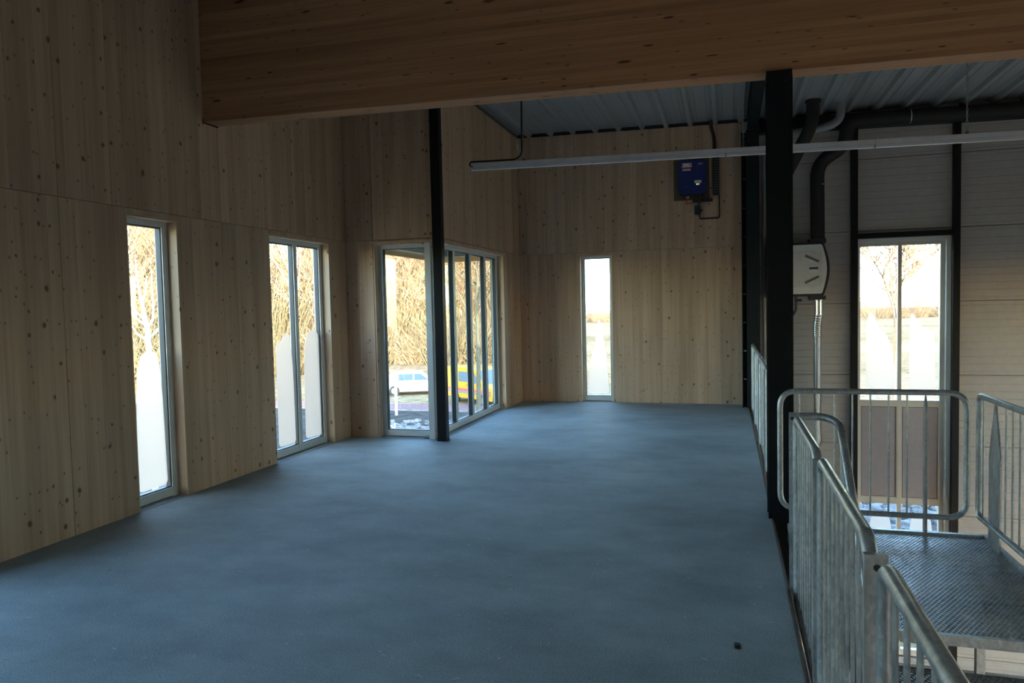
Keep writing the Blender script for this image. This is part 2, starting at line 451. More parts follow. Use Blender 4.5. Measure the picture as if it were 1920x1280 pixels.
ceil = thing('ceiling', (0, 3, 4.4), 'grey profiled metal roof deck above the whole room', 'ceiling', kind='structure')
RIB0, RP = -3.131, 0.3722
def deck_sheet(k0, nr):
    prof = []
    x0 = RIB0 + (k0 - 0.5) * RP
    up = 0.055
    for k in range(nr):
        c = RIB0 + (k0 + k) * RP
        l = c - RP / 2
        prof += [(l + 0.001, up), (c - 0.115, up), (c - 0.110, up - 0.006), (c - 0.105, up), (c - 0.048, up), (c - 0.027, 0), (c + 0.027, 0), (c + 0.048, up),
                 (c + 0.105, up), (c + 0.110, up - 0.006), (c + 0.115, up)]
    prof.append((x0 + nr * RP - 0.001, up))
    mb = MB(); b = 0
    n = len(prof)
    for y in (YR - 0.1, YB + 0.3):
        for (x, z) in prof: mb.v.append((x, y, roof(x) + z))
    for y in (YR - 0.1, YB + 0.3):
        for (x, z) in prof: mb.v.append((x, y, roof(x) + 0.078))
    for k in range(n - 1):
        mb.f.append((k, n + k, n + k + 1, k + 1))
        mb.f.append((2*n + k, 2*n + k + 1, 3*n + k + 1, 3*n + k))
        mb.f.append((k, k + 1, 2*n + k + 1, 2*n + k)); mb.f.append((n + k, 3*n + k, 3*n + k + 1, n + k + 1))
    mb.f.append((0, 2*n, 3*n, n)); mb.f.append((n - 1, 2*n - 1, 4*n - 1, 3*n - 1))
    return mb
k = -5
while RIB0 + k * RP < XR:
    obj('deck_sheet', deck_sheet(k, 3), 'deck', ceil)
    k += 3
obj('roof_insulation', MB().quadbox([(XL - 0.5, YR - 0.5, roof(XL) + 0.08), (XR + 0.5, YR - 0.5, roof(XR) + 0.08), (XR + 0.5, YB + 0.5, roof(XR) + 0.08), (XL - 0.5, YB + 0.5, roof(XL) + 0.08),
                                     (XL - 0.5, YR - 0.5, roof(XL) + 0.35), (XR + 0.5, YR - 0.5, roof(XR) + 0.35), (XR + 0.5, YB + 0.5, roof(XR) + 0.35), (XL - 0.5, YB + 0.5, roof(XL) + 0.35)]), 'facade', ceil)

# ------------------------------------------------------------------ walls
def frame_of(wall):
    O, U, Nn = wall
    O, U, Nn = Vector(O), Vector(U), Vector(Nn)
    return lambda u, d, z: O + U * u + Nn * d + Vector((0, 0, z))
LEFT = ((XL, 0, 0), (0, 1, 0), (-1, 0, 0))
RECESS = ((0, YD, 0), (1, 0, 0), (0, 1, 0))
SIDE = ((XS, 0, 0), (0, 1, 0), (-1, 0, 0))
BACK = ((0, YB, 0), (1, 0, 0), (0, 1, 0))
RIGHT = ((XR, 0, 0), (0, 1, 0), (1, 0, 0))
REAR = ((0, YR, 0), (1, 0, 0), (0, -1, 0))

def rects(u0, u1, z0, z1, holes):
    """rectangle minus holes -> rectangles"""
    us = sorted({u0, u1, *[min(max(h[k], u0), u1) for h in holes for k in (0, 1)]})
    res = []
    for a, b in zip(us, us[1:]):
        if b - a < 1e-4: continue
        m_ = (a + b) / 2
        zs = [(h[2], h[3]) for h in holes if h[0] < m_ < h[1]]
        cur = z0
        for (ha, hb) in sorted(zs):
            if ha > cur: res.append((a, b, cur, min(ha, z1)))
            cur = max(cur, hb)
        if cur < z1: res.append((a, b, cur, z1))
    return [r for r in res if r[3] - r[2] > 1e-3]
def core(name, wall, u0, u1, z0, z1, holes, label, d0=0.02, d1=T, m='facade', top=None):
    P = frame_of(wall)
    w_ = thing(name, P((u0 + u1) / 2, d0, z0), label, 'wall', kind='structure')
    mb = MB()
    for (a, b, c, d) in rects(u0, u1, z0, z1, holes):
        mb.box(P(a, d0, c), P(b, d1, d))
    obj('wall_core', mb, m, w_)
    return w_
def boards(wall, parent, u0, u1, rows, holes, width=0.2, off=0.0, joints=()):
    """vertical boards of the solid timber lining, cut around the openings"""
    U_ = wall[1]
    P = frame_of(wall); rng = random.Random(hash((round(u0, 2), round(u1, 2))) & 0xffff)
    for (z0, z1) in rows:
        u = u0 - off
        edges = [u0]
        while u < u1 - 0.05:
            u += width * rng.choice((0.85, 1.0, 1.0, 1.15))
            if u0 + 0.05 < u < u1 - 0.05: edges.append(u)
        edges = sorted(set(edges + [u1] + [j for j in joints if u0 < j < u1]))
        for a, b in zip(edges, edges[1:]):
            if b - a < 0.012: continue
            for (p, q, r, s) in rects(a, b, z0, z1, holes):
                if q - p < 0.012: continue
                e = rng.uniform(0, 0.0012)
                if abs(U_[0]) > 0.5 and s > 4.0: s = min(s, roof((p + q) / 2) - 0.004)      # follows the roof slope
                ga = 0.002 if any(abs(p - j) < 1e-3 for j in joints) else 0.0004
                gb = 0.002 if any(abs(q - j) < 1e-3 for j in joints) else 0.0004
                obj('wall_board', MB().box(P(p + ga, e, r), P(q - gb, 0.02, s)), 'spruce_board', parent)

W1, W2 = (4.62, 5.19, 0.0, WH), (6.475, 7.675, 0.0, WH)
W0, Wm1, Wm2 = (1.75, 2.95, 0.0, WH), (-0.6, -0.03, 0.0, WH), (-3.4, -2.2, 0.0, WH)
left_holes = [W1, W2, W0, Wm1, Wm2]
lowrow, uprow = (0.0, SEAM - 0.002), (SEAM + 0.002, roof(XL) - 0.0)
wl = core('wall_left', LEFT, YR - T, YD + T, GZ, roof(XL) + 0.06, left_holes, 'knotty spruce timber wall along the left with narrow windows')
boards(LEFT, wl, 3.1, YD, [lowrow, uprow], left_holes, 0.2, joints=(4.03, 5.75))
boards(LEFT, wl, YR, 3.1, [lowrow, uprow], left_holes, 0.6)

DOOR = (-4.19, XS + 0.001, 0.0, WH + 0.003)
wd = core('wall_recess', RECESS, XL - T + 0.02, XS - 0.02, GZ, roof(XS) + 0.06, [(DOOR[0], XS, 0.0, WH)], 'short spruce wall beside and above the glazed door')
boards(RECESS, wd, XL + 0.002, XS - 0.002, [lowrow, (uprow[0], 4.45)], [(DOOR[0], XS + 0.1, 0.0, WH + 0.028)], 0.2)
SIDEW = (YD - 0.001, 10.73, 0.0, WH)
ws = core('wall_side', SIDE, YD + 0.02, YB + T, GZ, roof(XS) + 0.06, [(YD - 0.1, 10.73, 0.0, WH)], 'spruce wall above and behind the row of corner window panes')
boards(SIDE, ws, YD + 0.002, YB, [lowrow, (uprow[0], roof(XS) - 0.012)], [(YD - 0.1, 10.73, 0.0, WH + 0.028)], 0.2)
BW = (-2.322, -1.768, 0.0, WH)
HW = (1.848, 3.077, -3.75, 2.476)
wb = core('wall_back', BACK, XS - 0.02, XR + T, GZ, roof(XR) + 0.03, [BW, HW], 'back wall, spruce boards on the left half around one slim window', d0=0.02)
obj('wall_core', MB().box((XS, YB + 0.021, roof(XR)), (XR, YB + T, roof(XS) + 0.06)), 'gasket', wb)  # backing coloured black, painting in the shade of the gap under the deck
boards(BACK, wb, XS + 0.002, XW, [lowrow, (uprow[0], 4.45)], [BW], 0.165, joints=(-3.20, -2.86))
obj('end_board', MB().box((XW, YB - 0.002, 0), (XW + 0.02, YB + 0.02, 4.31)), 'spruce_lining', wb)

# insulated metal wall panels of the hall with their fine ribs
def sandwich(parent, u0, u1, z0, z1, P):
    mb = MB(); prof = []
    z = z0 + 0.003
    prof.append((0.012, z)); prof.append((0.0, z + 0.004))
    pitch = 0.1055; q = z + 0.05
    while q < z1 - 0.02:
        prof += [(0.0, q - 0.009), (0.004, q - 0.004), (0.004, q + 0.004), (0.0, q + 0.009)]
        q += pitch
    prof += [(0.0, z1 - 0.007), (0.012, z1 - 0.003)]
    n = len(prof)
    for u in (u0, u1):
        for d, zz in prof: mb.v.append(tuple(P(u, d, zz)))
        mb.v.append(tuple(P(u, 0.02, z1 - 0.003))); mb.v.append(tuple(P(u, 0.02, z0 + 0.003)))
    m_ = n + 2
    for k in range(m_):
        l = (k + 1) % m_
        mb.f.append((k, l, m_ + l, m_ + k))
    mb.f.append(tuple(range(m_))[::-1]); mb.f.append(tuple(range(m_, 2 * m_)))
    obj('wall_panel', mb, 'wall_panel', parent)
PB = frame_of(BACK)
zj = [GZ, -3.66, -2.63, -1.573, -0.55, 0.476, 1.539, 2.593, 3.64, 4.34]
for a, b in zip(zj, zj[1:]):
    for (p, q, r, s) in rects(XW + 0.022, XR, a, b, [HW]):
        if s - r > 0.03: sandwich(wb, p, q, r, s, PB)

# right and rear walls of the hall, outside the picture
RW = [(1.9, 3.1, -3.75, 2.0), (6.6, 8.6, -3.75, 2.0)]
wr = core('wall_right', RIGHT, YR - T, YB + T, GZ, roof(XR) + 0.06, RW, 'far right wall of the hall with tall windows', d0=0.0, m='wall_panel')
RG = [(3.4, 5.2, -3.80, -1.4), (5.9, 7.7, -3.80, -1.4)]
we = core('wall_rear', REAR, XL - T, XR + T, GZ, roof(XL) + 0.06, RG, 'rear wall of the hall behind the camera', d0=0.0, m='wall_panel')

# ------------------------------------------------------------------ windows
def stile(parent, P, a, b, z0, z1, d0, d1, m, name):
    obj(name, MB().box(P(a, d0, z0), P(b, d1, z1)), m, parent)
def window(name, wall, hole, label, mull=(), films=(), fw=0.062, sillh=0.088, lining=True, fmat='window_white', d0=0.10, d1=0.175, left=True, right=True, rail=None, kind_cat='window', stilew=None, do_portal=True):
    P = frame_of(wall); a, b, z0, z1 = hole
    w_ = thing(name, P((a + b) / 2, d0, z0), label, kind_cat, kind='structure')
    L = 0.018
    if lining:
        for on, (p, q) in ((left, (a, a + L)), (right, (b - L, b))):
            if on: stile(w_, P, p, q, z0, z1, -0.002, d0, 'spruce_lining', 'lining_board')
        stile(w_, P, a + L * left, b - L * right, z1 - L, z1, -0.002, d0, 'spruce_lining', 'lining_board')
        # outer reveal
        for on, (p, q) in ((left, (a, a + 0.03)), (right, (b - 0.03, b))):
            if on: stile(w_, P, p, q, z0, z1, d1, T + 0.012, 'window_outside', 'outer_reveal')
        stile(w_, P, a, b, z1 - 0.03, z1, d1, T + 0.012, 'window_outside', 'outer_reveal')
        obj('outer_sill', MB().box(P(a, d1, z0 - 0.02), P(b, T + 0.05, z0 + 0.03)), 'window_outside', w_)
        obj('threshold', MB().box(P(a, -0.001 if kind_cat == 'window' else 0.0, -0.01), P(b, d0 + 0.012, 0.0035)), 'screed', w_)
        a2, b2, zt = a + L * left, b - L * right, z1 - L
    else:
        a2, b2, zt = a, b, z1
    sw = stilew or (fw, fw)
    stile(w_, P, a2, a2 + sw[0], z0, zt, d0, d1, fmat, 'frame_stile')
    stile(w_, P, b2 - sw[1], b2, z0, zt, d0, d1, fmat, 'frame_stile')
    stile(w_, P, a2 + sw[0], b2 - sw[1], zt - fw * 0.75, zt, d0, d1, fmat, 'frame_head')
    stile(w_, P, a2 + sw[0], b2 - sw[1], z0 + 0.012, z0 + sillh, d0 - 0.004, d1, fmat, 'frame_sill')
    stile(w_, P, a2 + sw[0], b2 - sw[1], z0, z0 + 0.012, d0 + 0.012, d1, 'gasket', 'sill_gap')
    edges = [a2 + sw[0]]
    for m_ in mull:
        stile(w_, P, m_ - fw * 0.5, m_ + fw * 0.5, z0 + sillh, zt - fw * 0.75, d0, d1, fmat, 'mullion')
        edges += [m_ - fw * 0.5, m_ + fw * 0.5]
    edges.append(b2 - sw[1])
    for p, q in zip(edges[::2], edges[1::2]):
        zb = z0 + sillh; zz = zt - fw * 0.75
        pane = obj('pane', MB().box(P(p - 0.004, 0.5*(d0+d1) - 0.003, zb - 0.004), P(q + 0.004, 0.5*(d0+d1) + 0.003, zz + 0.004)), 'glass', w_)
        g = MB(); gw = 0.009; dd0, dd1 = d0 + 0.012, d1 - 0.012
        for (x0, x1, y0, y1) in ((p, p + gw, zb, zz), (q - gw, q, zb, zz), (p + gw, q - gw, zb, zb + gw), (p + gw, q - gw, zz - gw, zz)):
            g.box(P(x0, dd0, y0), P(x1, dd1, y1))
        obj('gasket', g, 'gasket', pane)
    for poly in films:
        i = 0 if abs(wall[1][0]) > 0.5 else 1
        ax = 1 - i
        dcoord = P(0, 0.5*(d0+d1) - 0.0055, 0)[ax]
        obj('frosted_film', MB().prism(poly, dcoord - 0.0008, dcoord + 0.0008, ax), 'frosted_film', w_)
    if do_portal:
        n = -Vector(wall[2])
        portal(P((a + b) / 2, T + 0.05, (z0 + z1) / 2), n, b - a, z1 - z0)
    return w_
def blob(pts, seg=5, r=0.08):
    q = rounded([(x, z, 0) for x, z in pts], r, seg, True)
    return [(v.x, v.y) for v in q]

window('window_1', LEFT, W1, 'single slim floor-length window nearest the camera in the left timber wall', films=[
    blob([(4.755, 0.115), (5.09, 0.115), (5.072, 0.9), (5.055, 1.17), (5.02, 1.285), (4.86, 1.285), (4.80, 1.12), (4.78, 0.8)], r=0.06)])
window('window_2', LEFT, W2, 'two-pane floor-length window in the left timber wall', mull=(7.105,), films=[
    blob([(6.725, 0.115), (7.045, 0.115), (7.04, 0.8), (7.03, 1.05), (6.99, 1.35), (6.92, 1.36), (6.80, 1.27), (6.725, 1.22)], r=0.05),
    blob([(7.245, 0.115), (7.625, 0.115), (7.615, 1.05), (7.59, 1.28), (7.54, 1.37), (7.37, 1.37), (7.30, 1.25), (7.262, 1.0)], r=0.06)])
window('window_3', SIDE, SIDEW, 'row of four narrow glass panes right of the black corner post', mull=(8.86, 9.49, 10.12), left=False, stilew=(0.05, 0.062))
window('window_4', BACK, BW, 'single slim floor-length window in the back timber wall', films=[
    blob([(-2.235, 0.12), (-1.878, 0.12), (-1.885, 0.25), (-1.90, 0.65), (-1.95, 1.0), (-1.985, 1.25), (-2.03, 1.38), (-2.07, 1.2), (-2.10, 0.95), (-2.195, 0.65), (-2.228, 0.25)], r=0.06)], fw=0.045)
window('window_5', LEFT, W0, 'left wall window beside the camera', mull=(2.35,))
window('window_6', LEFT, Wm1, 'left wall window behind the camera')
window('window_7', LEFT, Wm2, 'second left wall window behind the camera', mull=(-2.8,))
for i, h in enumerate(RW): window('window_%d' % (8 + i), RIGHT, h, 'tall window in the right hall wall, number %d from the rear' % (i + 1), mull=((h[0] + h[1]) / 2,), lining=False)
for i, h in enumerate(RG): window('window_%d' % (10 + i), REAR, h, 'wide glazed hall door, %s one in the rear wall' % ('left' if i == 0 else 'right'), mull=(h[0] + 0.9,), lining=False)

# glazed door in the recess
dr = window('door_1', RECESS, (DOOR[0], XS - 0.1, 0.0, WH), 'white framed full-height glazed door left of the black corner post', right=False, stilew=(0.055, 0.10), kind_cat='door', sillh=0.083)
obj('corner_mullion', MB().box((XS - 0.10, YD + 0.085, 0), (XS - 0.002, YD + 0.185, WH - 0.018)), 'window_white', dr)
obj('corner_cap', MB().box((XS - 0.085, YD + 0.075, 0), (XS - 0.02, YD + 0.085, WH - 0.018)), 'window_white', dr)
# wooden trim boards above the corner glazing
obj('trim_2', MB().box((DOOR[0] - 0.02, YD - 0.012, WH), (XS + 0.012, YD + 0.018, WH + 0.026)), 'spruce_lining', label='thin wooden head trim above the glazed door', cat='trim', kind='structure')
obj('trim_3', MB().box((XS - 0.018, YD + 0.02, WH), (XS + 0.012, 10.75, WH + 0.026)), 'spruce_lining', label='thin wooden head trim above the row of corner panes', cat='trim', kind='structure')

# tall hall window with infill panels
def hall_window():
    P = PB; a, b, z0, z1 = HW
    w_ = thing('window_12', P((a + b) / 2, 0.1, z0), 'tall two-column hall window behind the railings with mauve infill panels', 'window', kind='structure')
    d0, d1 = 0.07, 0.15; F = 'hall_window_beige'
    fr = 0.055
    obj('frame_outer', MB().box(P(a, 0.0, z0), P(a + 0.02, d0, z1)).box(P(b - 0.06, 0.0, z0), P(b, d0, z1)).box(P(a + 0.02, 0.0, z1 - 0.05), P(b - 0.06, d0, z1)), 'window_white', w_)
    mid = 2.432
    for (p, q) in ((a, a + fr), (b - 0.12, b), (mid - 0.025, mid + 0.025)):
        obj('frame_stile', MB().box(P(p, d0, z0), P(q, d1, z1)), F, w_)
    lv = [(z1 - 0.105, z1), (0.005, 0.093), (-1.46, -1.372), (-2.86, -2.78), (z0, z0 + 0.09)]
    for p, q in ((a + fr, mid - 0.025), (mid + 0.025, b - 0.12)):
        for z_a, z_b in lv:
            obj('frame_rail', MB().box(P(p, d0, z_a), P(q, d1, z_b)), F, w_)
        for (z_a, z_b) in ((0.093, z1 - 0.105), (-2.78, -1.46), (z0 + 0.09, -2.86)):
            obj('pane', MB().box(P(p - 0.004, 0.107, z_a - 0.004), P(q + 0.004, 0.113, z_b + 0.004)), 'glass', w_)
        pn = obj('infill_panel', MB().box(P(p + 0.022, 0.085, -1.352), P(q - 0.022, 0.125, -0.012)), 'infill_panel', w_)
        g = MB()
        for (x0, x1, y0, y1) in ((p, p + 0.022, -1.372, 0.005), (q - 0.022, q, -1.372, 0.005), (p + 0.022, q - 0.022, -1.372, -1.352), (p + 0.022, q - 0.022, -0.012, 0.005)):
            g.box(P(x0, 0.077, y0), P(x1, 0.125, y1))
        obj('bead', g, F, pn)
        g = MB(); e = 0.006
        for (x0, x1, y0, y1) in ((p + 0.016, p + 0.016 + e, -1.358, -0.006), (q - 0.022, q - 0.016, -1.358, -0.006), (p + 0.022, q - 0.022, -1.358, -1.352), (p + 0.022, q - 0.022, -0.012, -0.006)):
            g.box(P(x0, 0.0755, y0), P(x1, 0.077, y1))
        obj('joint_line', g, 'gasket', pn)
    for poly in ([(1.985, 0.135), (2.375, 0.135), (2.37, 0.6), (2.345, 0.85), (2.27, 1.05), (2.17, 1.16), (2.085, 1.37), (2.035, 1.41), (1.99, 1.2)],
                 [(2.565, 0.135), (2.915, 0.135), (2.905, 0.8), (2.89, 1.1), (2.74, 1.16), (2.66, 1.26), (2.63, 1.36), (2.59, 1.37), (2.572, 1.1)],
                 [(2.02, -2.74), (2.36, -2.74), (2.345, -1.9), (2.31, -1.66), (2.06, -1.66), (2.035, -1.9)],
                 [(2.55, -2.74), (2.90, -2.74), (2.89, -1.95), (2.86, -1.66), (2.60, -1.66), (2.57, -1.95)]):
        obj('frosted_film', MB().prism(blob(poly, r=0.05), YB + 0.1025, YB + 0.1041, 1), 'frosted_film', w_)
    obj('outer_reveal', MB().box(P(a, d1, z0), P(a + 0.03, T + 0.05, z1)).box(P(b - 0.03, d1, z0), P(b, T + 0.05, z1)).box(P(a, d1, z1 - 0.03), P(b, T + 0.05, z1)), 'window_outside', w_)
    portal(P((a + b) / 2, T + 0.05, (z0 + z1) / 2), (0, -1, 0), b - a, z1 - z0)
hall_window()

# ------------------------------------------------------------------ canopy outside over the recess
cn = thing('entrance_canopy', (-4.3, 10.2, 2.5), 'timber-lined canopy edge seen through the top of the corner glazing', 'canopy')
obj('soffit', MB().box((-4.80, YD + T, 2.66), (XS - T, 11.92, 2.74)), 'timber_x', cn)
obj('steel_edge_beam', MB().box((-4.80, YD + T, 2.50), (-4.70, 11.92, 2.655)).box((-4.70, 11.82, 2.50), (XS - T, 11.92, 2.655)), 'window_outside', cn)
obj('timber_fascia', MB().box((-4.86, YD + T, 2.41), (-4.81, 11.98, 2.50)), 'timber_y', cn)
obj('timber_fascia', MB().box((-4.805, 11.93, 2.41), (XS - T, 11.98, 2.50)), 'timber_x', cn)

# ------------------------------------------------------------------ glulam beam
BY0, BY1 = 5.565, 5.762
def bz(x): return 3.2490 - 0.0208 * x
beam = thing('glulam_beam', (0, 5.66, 3.25), 'huge reddish glued timber beam spanning the ceiling', 'beam')
NL = 27; LH = 0.0400
rb = random.Random(3)
for i in range(NL):
    e = rb.uniform(0, 0.0008)
    x0, x1 = XL + 0.003, XR - 0.01
    def pt(x, y, k): return (x, y, bz(x) + k * LH)
    g = 0.0002
    obj('lamella', MB().quadbox([pt(x0, BY0 + e, i + g), pt(x1, BY0 + e, i + g), pt(x1, BY1 - e, i + g), pt(x0, BY1 - e, i + g),
                                 pt(x0, BY0 + e, i + 1), pt(x1, BY0 + e, i + 1), pt(x1, BY1 - e, i + 1), pt(x0, BY1 - e, i + 1)]), 'glulam', beam)
obj('bearing_pad', MB().box((XL + 0.0005, BY0 - 0.002, bz(XL) - 0.012), (XL + 0.012, BY1, bz(XL) + 0.03)), 'gasket', beam)

# ------------------------------------------------------------------ steelwork
def hsec(mb, x0, x1, y0, y1, z0, z1, tf=0.014, tw=0.01):
    """H-section column with its flanges facing the camera (-y) and away"""
    xm = (x0 + x1) / 2
    mb.box((x0, y0, z0), (x1, y0 + tf, z1)); mb.box((x0, y1 - tf, z0), (x1, y1, z1)); mb.box((xm - tw/2, y0 + tf, z0), (xm + tw/2, y1 - tf, z1))
    return mb
p = thing('steel_pillar', (0.37, 5.62, -3.85), 'thick black steel pillar carrying the timber beam at the floor edge', 'pillar')
xa, xb, ya, yb = 0.328, 0.458, 5.53, 5.70
obj('shaft', MB().box((0.284, 5.53, GZ + 0.02), (0.440, 5.542, 3.20)).box((0.284, 5.69, GZ + 0.02), (0.440, 5.702, 3.20)).box((0.355, 5.542, GZ + 0.02), (0.367, 5.69, 3.20)), 'black_steel', p)
obj('side_angle', MB().box((0.442, 5.53, GZ + 0.02), (0.458, 5.60, 3.20)), 'black_steel', p)
obj('head_plate', MB().box((0.282, 5.528, 3.20), (0.455, 5.72, 3.238)), 'black_steel', p)
for bx_ in (0.315, 0.41):
    obj('bolt', MB().tube([(bx_, 5.530, 3.165), (bx_, 5.520, 3.165)], 0.011, 6), 'black_steel', p)
obj('foot_plate', MB().box((0.25, 5.5, GZ), (0.48, 5.74, GZ + 0.02)), 'black_steel', p)

p = thing('steel_post', (-3.285, 8.02, 0), 'slim black steel post at the glazed inner corner', 'post')
obj('shaft', MB().bevbox((-3.352, 7.955, 0.012), (-3.237, 8.062, 4.36), 0.008, 2), 'black_steel', p)
obj('foot_plate', MB().box((-3.354, 7.953, 0.0), (-3.235, 8.064, 0.012)), 'black_steel', p)

p = thing('steel_column', (0.34, 11.4, -3.85), 'black bolted steel column at the end of the back timber wall', 'column')
hs = MB().box((0.222, 11.30, GZ), (0.232, 11.62, 4.12)).box((0.462, 11.30, GZ), (0.472, 11.62, 4.12)).box((0.232, 11.455, GZ), (0.462, 11.465, 4.12))
obj('shaft', hs, 'black_steel', p)
obj('cover_plate', MB().box((0.285, 11.29, 0.02), (0.462, 11.30, 4.12)), 'rafter_steel', p)
for i in range(9):
    z = 0.42 + i * 0.43
    for x in (0.252, 0.274): obj('bolt', MB().tube([(x, 11.455, z), (x, 11.442, z)], 0.010, 6), 'silver', p)

p = thing('steel_rafter', (0.375, 8.6, 4.1), 'dark steel roof girder running from the back column to the beam', 'girder')
hb = MB().box((0.30, BY1 + 0.003, 4.12), (0.45, 11.28, 4.132)).box((0.30, BY1 + 0.003, 4.300), (0.45, 11.28, 4.312)).box((0.37, BY1 + 0.003, 4.132), (0.38, 11.28, 4.300))
obj('profile', hb, 'rafter_steel', p)

def sb(x): return 4.075 - 0.024 * (x - 1.95)
p = thing('steel_girder', (3.0, 11.55, 4.1), 'long black steel girder under the roof along the hall back wall', 'girder')
x0, x1 = 0.475, XR - 0.02
def gbox(y0, y1, za, zb):
    return [(x0, y0, sb(x0) + za), (x1, y0, sb(x1) + za), (x1, y1, sb(x1) + za), (x0, y1, sb(x0) + za), (x0, y0, sb(x0) + zb), (x1, y0, sb(x1) + zb), (x1, y1, sb(x1) + zb), (x0, y1, sb(x0) + zb)]
obj('profile', MB().quadbox(gbox(11.50, 11.51, 0, 0.20)).quadbox(gbox(11.51, 11.66, 0, 0.01)).quadbox(gbox(11.51, 11.66, 0.19, 0.20)), 'black_steel', p)

for (a, b, lab) in ((1.755, 1.846, 'black steel wall post left of the tall hall window'), (3.079, 3.166, 'black steel wall post right of the tall hall window')):
    p = thing('wall_post', ((a + b) / 2, 11.6, GZ), lab, 'post')
    obj('shaft', MB().box((a, 11.575, GZ + 0.015), (b, 11.663, sb(a) - 0.004)), 'black_steel', p)
    obj('foot_plate', MB().box((a - 0.03, 11.53, GZ), (b + 0.03, 11.663, GZ + 0.015)), 'black_steel', p)
p = thing('steel_lintel', (2.46, 11.6, 2.48), 'black steel lintel above the tall hall window', 'lintel')
obj('profile', MB().box((1.848, 11.585, 2.484), (3.077, 11.663, 2.548)), 'rafter_steel', p)
obj('lip', MB().box((1.848, 11.575, 2.478), (3.077, 11.585, 2.552)), 'black_steel', p)

# ------------------------------------------------------------------ hanging strip lights
LY = 8.35
def lz(x): return 3.2015 - 0.0214 * x
def strip(x0, x1, first, label):
    t_ = thing('strip_light', ((x0 + x1) / 2, LY, lz((x0 + x1) / 2)), label, 'lamp', 'hanging strip lights in one line')
    def qb(xa, xb, y0, y1, za, zb):
        return [(xa, y0, lz(xa) + za), (xb, y0, lz(xb) + za), (xb, y1, lz(xb) + za), (xa, y1, lz(xa) + za), (xa, y0, lz(xa) + zb), (xb, y0, lz(xb) + zb), (xb, y1, lz(xb) + zb), (xa, y1, lz(xa) + zb)]
    obj('housing', MB().quadbox(qb(x0 + 0.002, x1 - 0.002, LY - 0.034, LY + 0.034, 0.030, 0.080)), 'lamp_white', t_)
    obj('diffuser', MB().quadbox(qb(x0 + 0.002, x1 - 0.012, LY - 0.030, LY + 0.030, 0.0, 0.028)), 'lamp_white', t_)
    obj('end_cap', MB().quadbox(qb(x0 + 0.0, x0 + 0.002, LY - 0.036, LY + 0.036, -0.002, 0.082)), 'lamp_white', t_)
    return t_
labs = ['leftmost hanging strip light, with a black cable along its top', 'second hanging strip light from the left, in front of the blue inverter', 'third hanging strip light from the left, crossing behind the black pillar',
        'fourth hanging strip light from the left, right of the insulated duct', 'hanging strip light beyond the right edge']
segs = []
for i in range(5):
    a = -2.966 + 1.487 * i
    segs.append(strip(a, a + 1.485, i == 0, labs[i]))
def chain(x, parent):
    mb = MB(); z0, z1 = lz(x) + 0.115, roof(x) + 0.03
    n = int((z1 - z0) / 0.03)
    for i in range(n):
        z = z0 + i * (z1 - z0) / n; h = 0.019
        loop = []
        for s in range(8):
            an = 2 * math.pi * s / 8
            c, q = 0.009 * math.cos(an), h * math.sin(an)
            loop.append((x + c, LY, z + q) if i % 2 else (x, LY + c, z + q))
        mb.tube(loop, 0.0025, 4, closed=True)
    obj('hanging_chain', mb, 'galvanised', parent)
    obj('chain_hook', MB().box((x - 0.012, LY - 0.012, lz(x) + 0.080), (x + 0.012, LY + 0.012, lz(x) + 0.112)), 'clip_grey', parent)
chain(-2.31, segs[0]); chain(0.187, segs[2]); chain(2.333, segs[3])
c = [(-2.945, LY - 0.03, lz(-2.95) + 0.04), (-2.99, LY - 0.02, lz(-2.99) + 0.06), (-2.98, LY - 0.01, lz(-2.95) + 0.105), (-2.40, LY - 0.02, lz(-2.4) + 0.10), (-2.325, LY - 0.02, lz(-2.3) + 0.16), (-2.315, LY - 0.02, roof(-2.3) + 0.02)]
obj('cable', MB().tube(rounded(c, 0.05), 0.011, 6), 'cable_black', segs[0], True)

# ------------------------------------------------------------------ inverter and its wiring on the back wall
pl = obj('mounting_board', MB().box((-0.785, YB - 0.022, 3.20), (-0.245, YB - 0.004, 3.83)), 'board_brown',
         label='dark brown mounting board behind the blue inverter', cat='board')
iv = thing('solar_inverter', (-0.49, 11.55, 3.27), 'blue wall inverter with white stickers on the back timber wall', 'inverter')
x0, x1, z0, z1, yf = -0.706, -0.282, 3.275, 3.785, 11.45
obj('housing', MB().bevbox((x0, yf + 0.02, z0), (x1, YB - 0.024, z1), 0.045, 1, 4), 'inverter_blue', iv)
obj('front_cover', MB().bevbox((x0 + 0.012, yf, z0 + 0.012), (x1 - 0.012, yf + 0.02, z1 - 0.012), 0.045, 1, 4), 'inverter_blue', iv)
obj('terminal_strip', MB().box((x0 + 0.05, yf + 0.04, z0 - 0.03), (x1 - 0.04, YB - 0.03, z0)), 'plastic_dark', iv)
def lab(name, ax, az, bx_, bz_, m): return obj(name, MB().box((ax, yf - 0.002, az), (bx_, yf - 0.0002, bz_)), m, iv)
lab('warning_sticker', -0.652, 3.675, -0.50, 3.735, 'label_white'); lab('sticker_band', -0.64, 3.648, -0.515, 3.670, 'label_red'); lab('sticker_band', -0.64, 3.622, -0.515, 3.645, 'label_white')
obj('sticker_print', MB().box((-0.652, yf - 0.0035, 3.69), (-0.63, yf - 0.0021, 3.73)), 'label_red', iv)
obj('sticker_print', MB().box((-0.535, yf - 0.0035, 3.70), (-0.51, yf - 0.0021, 3.725)), 'label_red', iv)
lab('logo_mark', -0.405, 3.695, -0.345, 3.712, 'label_red'); lab('logo_mark', -0.405, 3.715, -0.33, 3.722, 'label_white')
lab('display_label', -0.462, 3.425, -0.358, 3.468, 'label_white'); lab('type_plate', -0.64, 3.375, -0.54, 3.383, 'clip_grey')
obj('status_light', MB().box((-0.432, yf - 0.004, 3.400), (-0.414, yf - 0.0002, 3.416)), 'led_green', iv)
